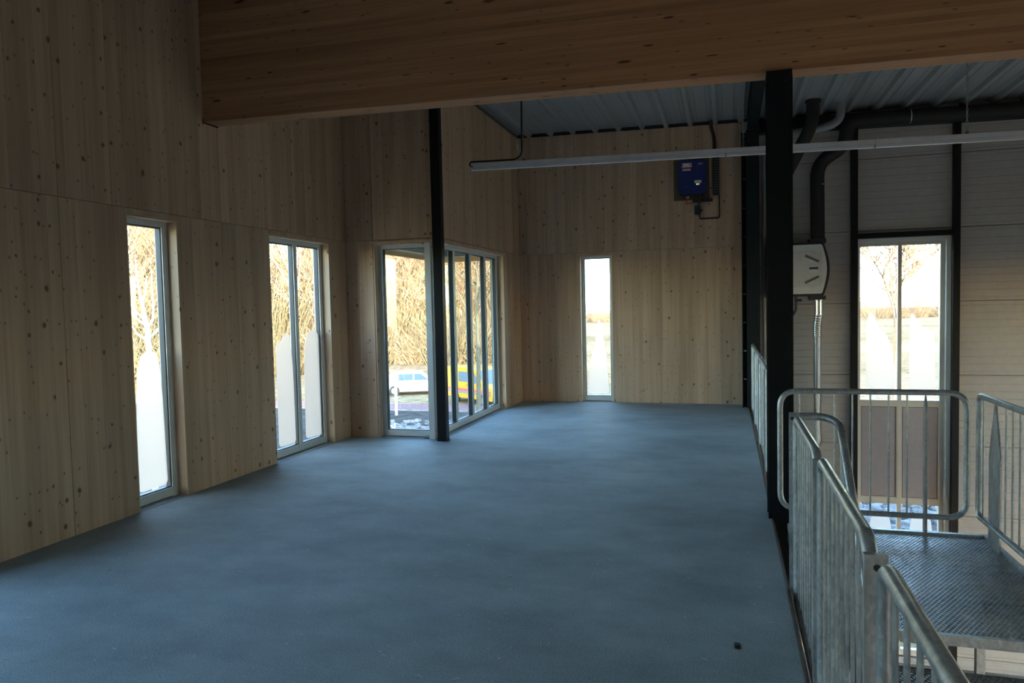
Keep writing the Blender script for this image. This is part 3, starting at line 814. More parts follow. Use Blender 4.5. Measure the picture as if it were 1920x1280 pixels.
obj('status_light', MB().box((-0.406, yf - 0.004, 3.400), (-0.388, yf - 0.0002, 3.416)), 'led_red', iv)
for x in (-0.585, -0.558): obj('plug', MB().tube([(x, 11.55, 3.25), (x, 11.55, 3.215)], 0.009, 6), 'label_white', iv)
obj('connection_cable', MB().tube(rounded([(-0.39, 11.57, 3.25), (-0.385, 11.58, 3.14), (-0.415, 11.6, 3.11), (-0.40, 11.61, 3.095)], 0.04), 0.013, 6), 'cable_black', iv, True)
obj('connection_cable', MB().tube(rounded([(-0.57, 11.56, 3.22), (-0.60, 11.57, 3.13), (-0.50, 11.6, 3.15), (-0.45, 11.62, 3.17)], 0.03), 0.008, 6), 'label_red', iv, True)
cd = thing('cable_duct', (-0.14, YB, 3.2), 'dark perforated cable duct beside the blue inverter', 'cable duct')
obj('upright_duct', MB().box((-0.195, YB - 0.06, 3.25), (-0.095, YB - 0.003, 3.93)), 'plastic_dark', cd)
obj('cross_duct', MB().box((-0.50, YB - 0.06, 3.155), (-0.20, YB - 0.026, 3.205)), 'plastic_dark', cd)
obj('riser_tube', MB().tube(rounded([(-0.165, YB - 0.03, 3.90), (-0.165, YB - 0.03, 4.12), (-0.215, YB - 0.08, 4.30), (-0.215, YB - 0.12, 4.37)], 0.08), 0.026, 8), 'cable_black', cd, True)
sl = MB()
for i in range(16): sl.box((-0.190, YB - 0.062, 3.29 + i * 0.038), (-0.10, YB - 0.0601, 3.30 + i * 0.038))
obj('slots', sl, 'clip_grey', cd)
sw = thing('isolator_switch', (-0.42, YB, 2.97), 'small black isolator switch below the blue inverter', 'switch')
obj('box', MB().bevbox((-0.467, YB - 0.075, 2.965), (-0.375, YB - 0.002, 3.10), 0.01, 1), 'plastic_dark', sw)
obj('knob', MB().tube([(-0.378, YB - 0.03, 3.03), (-0.352, YB - 0.03, 3.03)], 0.02, 8), 'plastic_dark', sw)
obj('conduit_pipe', MB().tube(rounded([(-0.395, YB - 0.02, 2.955), (-0.395, YB - 0.02, 2.900), (-0.100, YB - 0.02, 2.900), (-0.100, YB - 0.02, 3.25)], 0.03), 0.011, 6), 'cable_black', smooth=True,
    label='thin black conduit looping from the isolator switch to the cable duct', cat='conduit')

# ------------------------------------------------------------------ ventilation unit and ducts
hv = thing('ventilation_unit', (1.1, 11.5, 1.65), 'white ventilation unit with dark shell beside the black pillar', 'ventilation')
def dshape(x0, x1, z0, z1, bulge, n=8):
    pts = [(x0, z0), (x1 - 0.06, z0)]
    for i in range(n + 1):
        t_ = i / n
        pts.append((x1 - 0.04 + 0.04 * math.sin(math.pi * t_) + bulge * math.sin(math.pi * t_), z0 + 0.02 + (z1 - z0 - 0.04) * t_))
    pts += [(x1 - 0.06, z1), (x0, z1)]
    return pts
obj('shell', MB().prism(dshape(0.58, 1.40, 1.655, 2.435, 0.035), 11.34, 11.64, 1), 'plastic_dark', hv)
obj('front_panel', MB().prism(dshape(0.60, 1.375, 1.69, 2.405, 0.02), 11.315, 11.34, 1), 'unit_white', hv)
obj('inner_panel', MB().bevbox((0.66, 11.305, 1.79), (1.325, 11.315, 2.305), 0.05, 1, 4), 'unit_cream', hv)
for sgn, zc in ((-1, 2.20), (1, 1.895)):
    q = obj('clip', MB().bar((1.10, 11.298, zc - sgn * 0.045), (1.285, 11.298, zc + sgn * 0.045), 0.034, 0.012, up=(0, 1, 0)), 'clip_grey', hv)
    obj('clip_hub', MB().tube([(1.19, 11.306, zc - 0.02), (1.19, 11.300, zc - 0.02)], 0.035, 10), 'unit_white', hv)
obj('type_label', MB().box((1.155, 11.303, 2.045), (1.275, 11.3049, 2.075)), 'label_blue', hv)
obj('type_label', MB().box((1.155, 11.303, 1.995), (1.275, 11.3049, 2.04)), 'unit_white', hv)
obj('spigot_block', MB().box((1.16, 11.36, 2.43), (1.39, 11.6, 2.49)), 'plastic_dark', hv)
obj('spigot_block', MB().box((1.17, 11.36, 1.60), (1.385, 11.6, 1.66)), 'plastic_dark', hv)
obj('drain_valve', MB().tube(rounded([(0.98, 11.4, 1.66), (0.98, 11.4, 1.45), (0.93, 11.4, 1.38)], 0.04), 0.018, 8).box((0.96, 11.38, 1.58), (1.06, 11.42, 1.62)), 'plastic_dark', hv)

def duct(name, path, r, m, label, rad=0.12, seg=14):
    d = thing(name, path[0], label, 'duct')
    obj('pipe', MB().tube(rounded(path, rad, 7), r, seg), m, d, True)
    return d
dA = duct('insulated_duct', [(1.285, 11.45, 2.49), (1.278, 11.45, 3.60), (1.655, 11.42, 3.80), (1.68, 11.40, 4.155), (8.7, 11.40, 4.0)], 0.098, 'black_foam', 'black insulated duct rising from the ventilation unit and running right under the roof', 0.24)
obj('strap', MB().tube([(2.475, 11.40, 4.137), (2.489, 11.40, 4.137)], 0.101, 14), 'silver', dA)
for z in (2.68, 3.27): obj('strap', MB().tube([(1.283, 11.45, z), (1.283, 11.45, z + 0.014)], 0.0965, 14), 'silver', dA)
obj('collar', MB().tube([(1.285, 11.45, 2.455), (1.285, 11.45, 2.50)], 0.075, 12), 'silver', dA)
dB = duct('insulated_duct', [(1.165, 10.9, 4.42), (1.165, 10.9, 4.05), (0.72, 11.1, 3.2), (0.70, 11.1, 2.6)], 0.088, 'black_foam', 'black insulated duct slanting down from the roof behind the pillar', 0.2)
obj('roof_collar', MB().tube([(1.165, 10.9, 4.335), (1.165, 10.9, 4.365)], 0.105, 14), 'black_foam', dB)
dC = duct('grey_duct', [(1.56, 11.15, 4.40), (1.55, 11.15, 4.10), (1.30, 11.17, 4.02), (0.62, 11.2, 3.98)], 0.058, 'pipe_grey', 'thin grey plastic duct bending left under the roof', 0.14)
dS = thing('silver_duct', (1.29, 11.45, -0.5), 'silver spiral duct dropping from the ventilation unit', 'duct')
pth = [(1.298, 11.45, 1.65), (1.298, 11.45, 1.34)]
obj('upper_pipe', MB().tube([(1.298, 11.45, 1.66), (1.298, 11.45, 1.59), (1.298, 11.45, 1.58), (1.298, 11.45, 1.38)], [0.066, 0.066, 0.056, 0.056], 14), 'silver', dS, True)
fx, fr_ = [], []
for i in range(41):
    t_ = i / 40
    fx.append((1.298 - 0.012 * math.sin(math.pi * t_) - 0.02 * t_, 11.45, 1.38 - 0.33 * t_)); fr_.append(0.058 + (0.004 if i % 4 < 2 else 0.0))
obj('flexible_pipe', MB().tube(fx, fr_, 14), 'silver', dS, True)
sp, sr = [], []
for i in range(30):
    z = 1.05 - i * 0.05
    sp += [(1.278, 11.45, z), (1.278, 11.45, z - 0.012)]; sr += [0.0545, 0.0525]
obj('lower_pipe', MB().tube(sp, sr, 14), 'silver', dS, True)
obj('elbow', MB().tube(rounded([(1.278, 11.45, -0.40), (1.278, 11.45, -0.56), (1.10, 11.45, -0.60)], 0.1, 7), 0.062, 14), 'silver', dS, True)
obj('conduit_pipe', MB().tube(rounded([(0.545, 11.6, GZ + 0.05), (0.545, 11.6, 3.85), (0.62, 11.6, 3.98)], 0.12), 0.028, 10), 'pipe_grey', smooth=True,
    label='vertical grey conduit between the black column and the pillar', cat='conduit')

# ------------------------------------------------------------------ railings
G = 'galvanised'
def loop_panel(P, u0, u1, z0, z1, r, corner):
    """closed tube frame in the plane given by P(u, z)"""
    return MB().tube(rounded([P(u0, z0), P(u1, z0), P(u1, z1), P(u0, z1)], corner, 7, True), r, 12, closed=True)
def flat_post(P, Pn, u, z0, z1, wdt, parent, th=0.008, off=0.0):
    """flat bar with a pointed top; wdt along u"""
    pts = [(u - wdt/2, z0), (u + wdt/2, z0), (u + wdt/2, z1 - wdt * 1.7), (u + 0.004, z1), (u - 0.004, z1), (u - wdt/2, z1 - wdt * 1.7)]
    mb = MB(); n = len(pts)
    for d in (off - th/2, off + th/2):
        for q in pts: mb.v.append(tuple(Vector(P(q[0], q[1])) + Vector(Pn) * d))
    mb.f.append(tuple(range(n))); mb.f.append(tuple(range(2*n - 1, n - 1, -1)))
    for k in range(n): mb.f.append((k, n + k, n + (k+1) % n, (k+1) % n))
    return obj('flat_post', mb, G, parent)
def balusters(P, us, z0, z1, parent, r=0.0065):
    for u in us: obj('baluster', MB().tube([P(u, z0), P(u, z1)], r, 6), G, parent, True)

# railing across the back of the landing
P = lambda u, z: (u, 5.40, z)
t_ = thing('railing_panel', (0.94, 5.40, 0), 'galvanised railing with rounded corners across the back of the stair landing', 'railing', 'galvanised railings')
obj('frame', loop_panel(P, 0.357, 1.524, 0.118, 0.962, 0.0195, 0.12), G, t_, True)
balusters(P, [0.486 + 0.1134 * i for i in range(9) if i != 7], 0.12, 0.96, t_)
obj('flat_post', MB().box((1.270, 5.375, -0.06), (1.286, 5.425, 0.86)).quadbox([(1.270, 5.375, 0.86), (1.286, 5.375, 0.86), (1.286, 5.425, 0.86), (1.270, 5.425, 0.86), (1.276, 5.394, 0.95), (1.280, 5.394, 0.95), (1.280, 5.406, 0.95), (1.276, 5.406, 0.95)]), G, t_)

# railing along the right side of the landing
XRR = 1.60
P = lambda u, z: (XRR, u, z)
t_ = thing('railing_panel', (XRR, 4.6, 0), 'galvanised railing along the right side of the stair landing', 'railing', 'galvanised railings')
obj('frame', loop_panel(P, 3.9, 5.42, 0.135, 0.945, 0.0195, 0.06), G, t_, True)
flat_post(P, (1, 0, 0), 5.155, -0.10, 0.93, 0.20, t_, 0.01, 0.012)
balusters(P, [5.33] + [4.935 - 0.109 * i for i in range(9)], 0.14, 0.94, t_)

# railing panels on the edge of the upper floor
XM = 0.360
P = lambda u, z: (XM, u, z)
def edge_panel(ya, yb, label, near_plate=True):
    """panel along the floor edge from far end yb to near end ya"""
    t_ = thing('railing_panel', (XM, (ya + yb) / 2, -0.06), label, 'railing', 'galvanised railings')
    path = [P(ya, 0.88), P(ya + 0.075, 0.957), P(yb, 0.957), P(yb, -0.055), P(ya, -0.055)]
    obj('frame', MB().tube(rounded(path, [0.03, 0.03, 0.06, 0.06, 0.06], 7, True), 0.0205, 12, closed=True), G, t_, True)
    n = max(2, int(round((yb - ya) / 0.11)))
    balusters(P, [ya + (yb - ya) * i / n for i in range(1, n)], -0.05, 0.955, t_, 0.007)
    if near_plate:
        obj('flat_post', MB().box((XM - 0.028, ya - 0.046, -0.24), (XM + 0.028, ya - 0.024, 0.948)), G, t_)
        hp = obj('bolt_hole', MB().tube([(XM + 0.002, ya - 0.0458, 0.915), (XM + 0.002, ya - 0.0472, 0.915)], 0.009, 10), 'gasket', t_)
    return t_
pA = edge_panel(3.18, 4.155, 'galvanised railing panel at the floor edge farthest from the camera beside the landing')
pB = edge_panel(2.03, 3.075, 'galvanised railing panel at the floor edge, second from the bottom of the picture')
pC = edge_panel(0.90, 1.875, 'galvanised railing panel at the floor edge, nearest and cut by the bottom of the picture')
pE = edge_panel(-0.30, 0.82, 'galvanised railing panel at the floor edge beside the camera')
far_labs = ['galvanised railing panel beyond the pillar, nearest to the pillar', 'galvanised railing panel beyond the pillar, second from it', 'galvanised railing panel beyond the pillar, third from it', 'galvanised railing panel beyond the pillar, against the back column']
for i in range(4):
    ya = 5.86 + i * 1.36
    edge_panel(ya, ya + 1.24, far_labs[i])

# stair handrail with its short return to the floor edge
XH = 0.572
SLP = 0.77
t_ = thing('stair_railing', (XH, 3.0, -1.0), 'galvanised stair handrail bending down from the landing on its left side', 'railing', 'galvanised railings')
Y0 = 4.10
L_ = 4.6
path = [(0.375, 4.20, 0.965), (0.50, 4.20, 0.965), (XH, Y0 + 0.02, 0.945), (XH, Y0 - L_, 0.945 - SLP * L_), (XH, Y0 - L_, 0.945 - SLP * L_ - 0.7)]
obj('handrail', MB().tube(rounded(path, [0, 0.05, 0.06, 0.06, 0], 6), 0.0205, 12), G, t_, True)
obj('end_plate', MB().box((0.323, 4.196, -0.24), (0.376, 4.204, 0.985)), G, t_)
obj('bolt_hole', MB().tube([(0.340, 4.1962, 0.952), (0.340, 4.1945, 0.952)], 0.009, 10), 'gasket', t_)
obj('bottom_rail', MB().tube(rounded([(XH, Y0, 0.12), (XH, Y0 - L_, 0.12 - SLP * L_)], 0.05), 0.0165, 10), G, t_, True)
obj('baluster', MB().tube([(0.455, 4.20, 0.96), (0.455, 4.20, -0.05)], 0.008, 6), G, t_)
for i in range(38):
    y = Y0 - 0.02 - i * 0.12; z = 0.945 - SLP * (Y0 - y)
    obj('baluster', MB().tube([(XH, y, z), (XH, y, z - 0.825)], 0.0065, 5), G, t_, True)
for y in (Y0 - 0.10, Y0 - 2.3, Y0 - 4.3):
    z = 0.945 - SLP * (Y0 - y)
    flat_post(lambda u, zz: (XH + 0.0, u, zz), (1, 0, 0), y, z - 1.15, z - 0.02, 0.16 if y > 3.9 else 0.1, t_, 0.01)

# ------------------------------------------------------------------ landing and stair
def mesh_grid(x0, x1, y0, y1, z, pitch=0.024, wd=0.0052, th=0.007):
    """expanded metal: two crossing sets of slanting strands"""
    mb = MB(); k = 0.62                       # slope dx/dy of the strands
    span = (x1 - x0) + (y1 - y0) * k
    for sgn in (1, -1):
        n = int(span / pitch)
        for i in range(n):
            c = x0 - (y1 - y0) * k + pitch * i + pitch / 2 if sgn > 0 else x0 + pitch * i + pitch / 2
            # x = c + sgn*k*(y-y0)
            ya, yb = y0, y1
            for lim, low in ((x0, True), (x1, False)):
                yl = y0 + (lim - c) / (sgn * k)
                if (sgn > 0) == low: ya = max(ya, yl)
                else: yb = min(yb, yl)
            if yb - ya < 0.01: continue
            p_, q_ = (c + sgn * k * (ya - y0), ya, z), (c + sgn * k * (yb - y0), yb, z)
            mb.bar(p_, q_, wd, th)
    return mb
LX0, LX1, LY0, LY1 = 0.412, 1.655, 3.77, 5.42
t_ = thing('stair_landing', ((LX0 + LX1) / 2, (LY0 + LY1) / 2, 0), 'galvanised mesh landing at the top of the stairs', 'landing')
obj('mesh_deck', mesh_grid(LX0 + 0.01, LX1 - 0.03, LY0 + 0.02, LY1 - 0.03, -0.006), G, t_, kind='stuff')
obj('front_nosing', MB().box((LX0, LY0, -0.05), (LX1, LY0 + 0.022, 0.002)), G, t_)
obj('back_edge', MB().box((LX0, LY1 - 0.035, -0.12), (LX1, LY1, 0.012)), G, t_)
obj('left_edge', MB().box((LX0 - 0.008, LY0, -0.12), (LX0, LY1, 0.004)), G, t_)
obj('right_stringer', MB().box((LX1 - 0.03, LY0, -0.16), (LX1, LY1, 0.014)), G, t_)
for y in (4.2, 4.65, 5.05): obj('cross_bearer', MB().box((LX0, y, -0.055), (LX1 - 0.03, y + 0.04, -0.012)), G, t_)
for (x, y) in ((LX0 + 0.03, LY1 - 0.08), (LX1 - 0.08, LY1 - 0.08)): obj('leg', MB().box((x, y, GZ), (x + 0.05, y + 0.05, -0.12)), G, t_)

st = thing('stair_flight', (1.1, 1.5, GZ), 'open galvanised mesh stair flight dropping towards the camera', 'stairs')
RISE, GO, NS = 0.1925, 0.25, 19
tread = None
for i in range(NS):
    z = -RISE * (i + 1); yb = LY0 + 0.045 - GO * i; ya = yb - 0.29
    if tread is None:
        tread = obj('tread', mesh_grid(XH + 0.035, LX1 - 0.035, ya + 0.02, yb - 0.004, z - 0.005).box((XH + 0.035, ya, z - 0.04), (LX1 - 0.035, ya + 0.02, z + 0.001)).box((XH + 0.035, yb - 0.004, z - 0.03), (LX1 - 0.035, yb, z + 0.001)), G, st)
        l0 = Vector(tread.location)
    else:
        c = tread.copy(); COL.objects.link(c); c.location = l0 + Vector((0, -GO * i, -RISE * i))
for x in (XH, LX1 - 0.03):
    mb = MB()
    ys, ye = LY0, LY0 - GO * (NS + 1)
    zs = -0.02; ze = zs - (ys - ye) * RISE / GO
    ze = max(ze, GZ)
    ye = ys - (zs - ze) * GO / RISE
    mb.quadbox([(x, ys, zs - 0.25), (x + 0.03, ys, zs - 0.25), (x + 0.03, ye, ze), (x, ye, ze), (x, ys, zs), (x + 0.03, ys, zs), (x + 0.03, ye, ze + 0.22), (x, ye, ze + 0.22)])
    obj('stringer', mb, G, st)

# ------------------------------------------------------------------ chips on the floor
rng = random.Random(11); mb = MB()
for i in range(420):
    y = 2.4 + 6.5 * rng.random() ** 1.4
    x = rng.uniform(-4.4, 0.2)
    a = rng.uniform(0, math.pi); l = rng.uniform(0.006, 0.030) * rng.choice((0.6, 1, 1, 1.3)); wdd = rng.uniform(0.0012, 0.0035)
    mb.bar((x, y, 0.0016), (x + l * math.cos(a), y + l * math.sin(a), 0.0016 + rng.uniform(0, 0.002)), wdd, 0.002)
obj('wood_splinters', mb, 'splinter', label='pale wood splinters and chips scattered on the screed floor', cat='debris', kind='stuff')
obj('mortar_crumb', MB().bevbox((0.02, 3.39, 0.0), (0.05, 3.42, 0.018), 0.01, 2), 'plastic_dark', label='small dark mortar crumb on the floor near the railing', cat='debris')

# ------------------------------------------------------------------ outside
GO_Z = GZ - 0.03
g = MB().box((-320, -120, GZ - 0.6), (320, 460, GO_Z))
obj('ground', g, 'field', label='pale frosty field and meadow outside', cat='ground', kind='structure')

# frosty broken ground and brick path in front of the corner
rng = random.Random(5)
proto = None
stones = thing('stone_bed', (-12, 30, GO_Z), 'bed of frosty broken stones between the building and the brick path', 'stones', kind='stuff')
mb = MB()
def stone(mb, x, y, s):
    b = len(mb.v); n = 6
    for zz, k in ((0, 1.0), (0.6, 0.8)):
        for i in range(n):
            a = 2 * math.pi * i / n + rng.uniform(-0.3, 0.3)
            r = s * k * rng.uniform(0.75, 1.15)
            mb.v.append((x + r * math.cos(a), y + r * math.sin(a), GO_Z + zz * s * rng.uniform(0.5, 1.1)))
    mb.f.append(tuple(range(b + n, b + 2*n)))
    for i in range(n): mb.f.append((b + i, b + (i+1) % n, b + n + (i+1) % n, b + n + i))
for i in range(9000):
    an = math.radians(rng.choice((rng.uniform(14, 32), rng.uniform(4, 16), rng.uniform(-18, 0))))
    d = rng.uniform(13, 35)
    stone(mb, -d * math.sin(an), d * math.cos(an), rng.uniform(0.06, 0.22))
obj('stones', mb, 'frost_stone', stones, kind='stuff')
obj('soil_bed', MB().box((-36, 12.5, GO_Z - 0.05), (14, 35.1, GO_Z + 0.012)), 'soil', stones)

path = thing('brick_path', (-14, 34, GO_Z), 'reddish brick path outside beyond the corner glazing', 'path', kind='structure')
mb = MB()
for i in range(9):
    for j in range(150):
        x = -34 + j * 0.2 + (0.1 if i % 2 else 0); y = 35.3 + i * 0.24
        mb.box((x + 0.006, y + 0.006, GO_Z), (x + 0.194, y + 0.234, GO_Z + 0.05 + rng.uniform(0, 0.008)))
obj('paving_bricks', mb, 'brick_paving', path, kind='stuff')
obj('kerb', MB().box((-34, 35.15, GO_Z), (-4, 35.27, GO_Z + 0.07)), 'frost_stone', path)

# ---- trees
def grow(seed, H, levels, spread, trunk_r, lean=0.0, first=0.3, twig_n=4, seg=4, upward=0.35, twig_r=0.02):
    """returns (wood builder, twig builder) of a bare tree standing at the origin"""
    R_ = random.Random(seed)
    wood_, tw = MB(), MB()
    def branch(p, d, L, r, lev):
        pts, rr = [p.copy()], [r]
        n = 4 if lev < levels else 2
        for i in range(n):
            d = (d + Vector((R_.uniform(-1, 1), R_.uniform(-1, 1), R_.uniform(-0.5, 0.9))) * (0.10 + 0.07 * lev) + Vector((0, 0, upward * 0.12))).normalized()
            p = p + d * (L / n)
            pts.append(p.copy()); rr.append(max(r * (1 - 0.75 * (i + 1) / n), 0.006))
        (wood_ if lev < 2 else tw).tube(pts, rr, seg if lev < 2 else 3, cap=False)
        if lev >= levels: return
        kids = (9 if lev == 0 else twig_n + (1 if lev == 1 else 0))
        for i in range(kids):
            t_ = first + (1 - first) * (i + R_.random()) / kids if lev == 0 else R_.uniform(0.25, 1.0)
            k = min(int(t_ * n), n - 1); q = pts[k].lerp(pts[k + 1], t_ * n - k)
            az = R_.uniform(0, 2 * math.pi)
            side = Vector((math.cos(az), math.sin(az), R_.uniform(0.1, 0.9)))
            nd = (d * 0.45 + side * spread).normalized()
            LL = L * (0.55 * (1.25 - 0.75 * t_) if lev == 0 else R_.uniform(0.4, 0.65))
            branch(q, nd, LL, max(rr[k] * 0.5, twig_r * (0.6 if lev > 1 else 1)), lev + 1)
    branch(Vector((0, 0, -0.05)), Vector((lean, 0, 1)).normalized(), H, trunk_r, 0)
    return wood_, tw
def tree_thing(name, seed, label, cat, group, barkm, twigm, *a, **k):
    wo, tw = grow(seed, *a, **k)
    t = thing(name, (0, 0, 0), label, cat, group)
    obj('trunk', wo, barkm, t, True); o = obj('twigs', tw, twigm, t)
    return t
def polar(deg, dist): return (-dist * math.sin(math.radians(deg)), dist * math.cos(math.radians(deg)), GO_Z)

kinds = [tree_thing('woodland_tree', 21 + i, 'bare golden-brown tree of the woodland edge outside', 'tree', 'trees of the woodland edge', 'bark', ('twig_gold', 'twig_gold', 'twig_green')[i],
                    (13.5, 15.5, 12.0)[i], 4, 0.85, 0.17, first=0.06, twig_n=7, upward=0.7, twig_r=0.04) for i in range(3)]
# thicket shrubs in front of the trees
def shrub(seed, H, W_, n):
    R_ = random.Random(seed); mb = MB()
    for i in range(n):
        a = R_.uniform(0, 2 * math.pi); r0 = W_ * 0.5 * math.sqrt(R_.random())
        p = Vector((r0 * math.cos(a), r0 * math.sin(a), 0 if R_.random() < 0.5 else R_.uniform(0, H * 0.6)))
        d = Vector((math.cos(a) * 0.5 + R_.uniform(-0.6, 0.6), math.sin(a) * 0.5 + R_.uniform(-0.6, 0.6), R_.uniform(0.5, 1.3))).normalized()
        L = R_.uniform(0.35, 0.75) * H
        q = p + d * L * 0.5; e = q + (d + Vector((R_.uniform(-.4, .4), R_.uniform(-.4, .4), R_.uniform(-.5, .2)))).normalized() * L * 0.5
        mb.tube([p, q, e], [0.035, 0.026, 0.008], 3, cap=False)
    return mb
shr = []
for i in range(3):
    t = thing('thicket_shrub', (0, 0, 0), 'tangled leafless shrub at the foot of the woodland outside', 'shrub', 'shrubs of the woodland edge')
    obj('stems', shrub(40 + i, 3.6 + i * 0.5, 5.0, 520), ('twig_gold', 'twig_green', 'twig_green')[i], t)
    shr.append(t)
rng = random.Random(9)
sectors = [(16.0, 29.5, 78, 'corner glazing'), (30.5, 36.5, 70, 'two-pane left window'), (41.5, 48.0, 66, 'single left window')]
tr_n = sh_n = 0
for (a0, a1, dist, seen) in sectors:
    for row in range(3):
        a = a0 + rng.uniform(0, 1.5)
        while a < a1:
            src = kinds[tr_n % 3]
            t = src if tr_n < 3 else copy_tree(src)
            t.location = polar(a, dist + row * 6 + rng.uniform(-2, 2)); t.rotation_euler = (0, 0, rng.uniform(0, 6.28)); s = rng.uniform(0.85, 1.12); t.scale = (s, s, s)
            t['label'] = 'bare golden-brown woodland tree seen through the ' + seen; t['group'] = 'woodland trees beyond the ' + seen
            tr_n += 1
            a += math.degrees(3.7 / dist) * rng.uniform(0.8, 1.25)
    for row in range(3):
        a = a0 + 0.7 * row
        while a < a1:
            src = shr[sh_n % 3]
            t = src if sh_n < 3 else copy_tree(src)
            t.location = polar(a, dist - 5 + row * 5 + rng.uniform(-1, 1)); t.rotation_euler = (0, 0, rng.uniform(0, 6.28)); s = rng.uniform(0.8, 1.15); t.scale = (s, s, s * (1.0, 1.9, 2.7)[row])
            t['label'] = 'tangled leafless %s at the woodland edge, seen through the %s' % ('low shrub' if row == 0 else 'tall thicket', seen); t['group'] = 'shrubs beyond the ' + seen
            sh_n += 1
            a += math.degrees(3.6 / dist) * rng.uniform(0.8, 1.2)
# far hedge line behind the meadow
h0 = None
for (a0, a1, seen) in ((7.0, 14.5, 'slim back window'), (-19.0, -4.0, 'tall hall window')):
    a = a0
    while a < a1:
        if h0 is None:
            h0 = thing('far_hedge', (0, 0, 0), 'low brown tree belt on the far side of the meadow', 'tree belt', 'far tree belt')
            obj('stems', shrub(77, 8.0, 11.0, 700), 'twig_gold', h0); t = h0
        else: t = copy_tree(h0)
        t['label'] = 'low brown tree clump across the meadow, seen through the ' + seen; t['group'] = 'far tree belt beyond the ' + seen
        s = rng.uniform(0.8, 1.15)
        t.location = polar(a, 235 + rng.uniform(-8, 8)); t.rotation_euler = (0, 0, rng.uniform(0, 6.28)); t.scale = (s, s, s * rng.uniform(0.85, 1.1))
        a += math.degrees(7.5 / 235) * rng.uniform(0.8, 1.2)

# single trees
t = tree_thing('bare_tree', 5, 'bare spreading tree behind the tall hall window', 'tree', None, 'bark', 'twig_gold', 8.4, 4, 0.95, 0.19, first=0.40, twig_n=5, upward=0.45, twig_r=0.045)
t.location = (8.0, 40.0, GO_Z)
t = thing('young_tree', polar(43.6, 12.6), 'young white-stemmed tree close outside the single left window', 'tree')
def yt(dx, z, dy=0.0):
    c_, s_ = math.cos(math.radians(43.6)), math.sin(math.radians(43.6))
    q = polar(43.6, 12.6)
    return (q[0] + dx * c_ - dy * s_, q[1] + dx * s_ + dy * c_, z)
obj('trunk', MB().tube([yt(0.0, GO_Z), yt(0.02, -2.0), yt(-0.01, 0.0), yt(0.01, 1.0), yt(-0.01, 1.43), yt(-0.04, 1.68), yt(-0.08, 1.9), yt(-0.11, 2.15), yt(-0.12, 2.45)],
                       [0.06, 0.052, 0.046, 0.041, 0.038, 0.026, 0.019, 0.013, 0.006], 7), 'bark_white', t, True)
for pts in ([(0.0, 1.38), (0.08, 1.52), (0.10, 1.72), (0.09, 2.0), (0.10, 2.3)], [(0.0, 1.42), (-0.10, 1.50), (-0.17, 1.58), (-0.26, 1.72)], [(-0.02, 1.52), (-0.12, 1.62), (-0.22, 1.76)],
            [(0.02, 1.24), (0.12, 1.32), (0.20, 1.42), (0.24, 1.56)], [(0.0, 1.2), (-0.14, 1.3), (-0.24, 1.46)], [(-0.06, 1.8), (0.0, 1.95), (0.02, 2.2)]):
    n_ = len(pts)
    obj('branch', MB().tube([yt(p_[0], p_[1], 0.05 * k_) for k_, p_ in enumerate(pts)], [0.022 * (1 - 0.7 * k_ / (n_ - 1)) for k_ in range(n_)], 6), 'bark_white', t, True)
t = tree_thing('young_tree', 17, 'slim pale-stemmed tree outside the two-pane left window', 'tree', None, 'bark_pale', 'twig_gold', 7.0, 3, 0.5, 0.07, first=0.82, twig_n=3, upward=0.8)
t.location = polar(33.75, 17)
# tree that keeps its dry leaves
wo, tw = grow(33, 10.5, 4, 0.85, 0.14, first=0.38, twig_n=4, upward=0.6)
t = thing('leafy_tree', (0, 0, 0), 'tree with dry brown leaves outside the row of corner panes', 'tree')
obj('trunk', wo, 'bark_moss', t, True); obj('twigs', tw, 'bark', t)
R_ = random.Random(8); mb = MB()
tv = tw.v
for i in range(5200):
    p = Vector(tv[R_.randrange(len(tv))]) + Vector((R_.uniform(-.3, .3), R_.uniform(-.3, .3), R_.uniform(-.35, .2)))
    u = Vector((R_.uniform(-1, 1), R_.uniform(-1, 1), R_.uniform(-1, 1))).normalized(); v_ = u.cross(Vector((R_.uniform(-1, 1), R_.uniform(-1, 1), 0.3))).normalized()
    s = R_.uniform(0.035, 0.075); b = len(mb.v)
    mb.v += [tuple(p - u * s), tuple(p + v_ * s * 0.55), tuple(p + u * s), tuple(p - v_ * s * 0.55)]; mb.f.append((b, b+1, b+2, b+3))
obj('dry_leaves', mb, 'dry_leaf', t, kind='stuff')
t.location = (-12.25, 34.6, GO_Z)

# ---- vehicles
def wheel(x, y, parent, r=0.32):
    wv = obj('wheel', MB().tube([(x, y - 0.1, r), (x, y + 0.1, r)], r, 18), 'tyre', parent, True)
    s = -1 if y < 0 else 1
    obj('rim', MB().tube([(x, y + s * 0.09, r), (x, y + s * 0.108, r)], r * 0.62, 12), 'silver', wv, True)
def vehicle(name, label, m, L, H, W_, prof, glassprof, rear_open=True):
    t = thing(name, (0, 0, 0), label, 'vehicle')
    obj('body', MB().prism(prof, -W_/2, W_/2, 1), m, t)
    for gp in glassprof:
        obj('side_window', MB().prism(gp, -W_/2 - 0.012, -W_/2 - 0.002, 1), 'car_glass', t)
        obj('side_window', MB().prism(gp, W_/2 + 0.002, W_/2 + 0.012, 1), 'car_glass', t)
    for x in (-L * 0.30, L * 0.31):
        for y in (-W_/2 + 0.02, W_/2 - 0.02): wheel(x, y, t)
    return t
L = 4.4
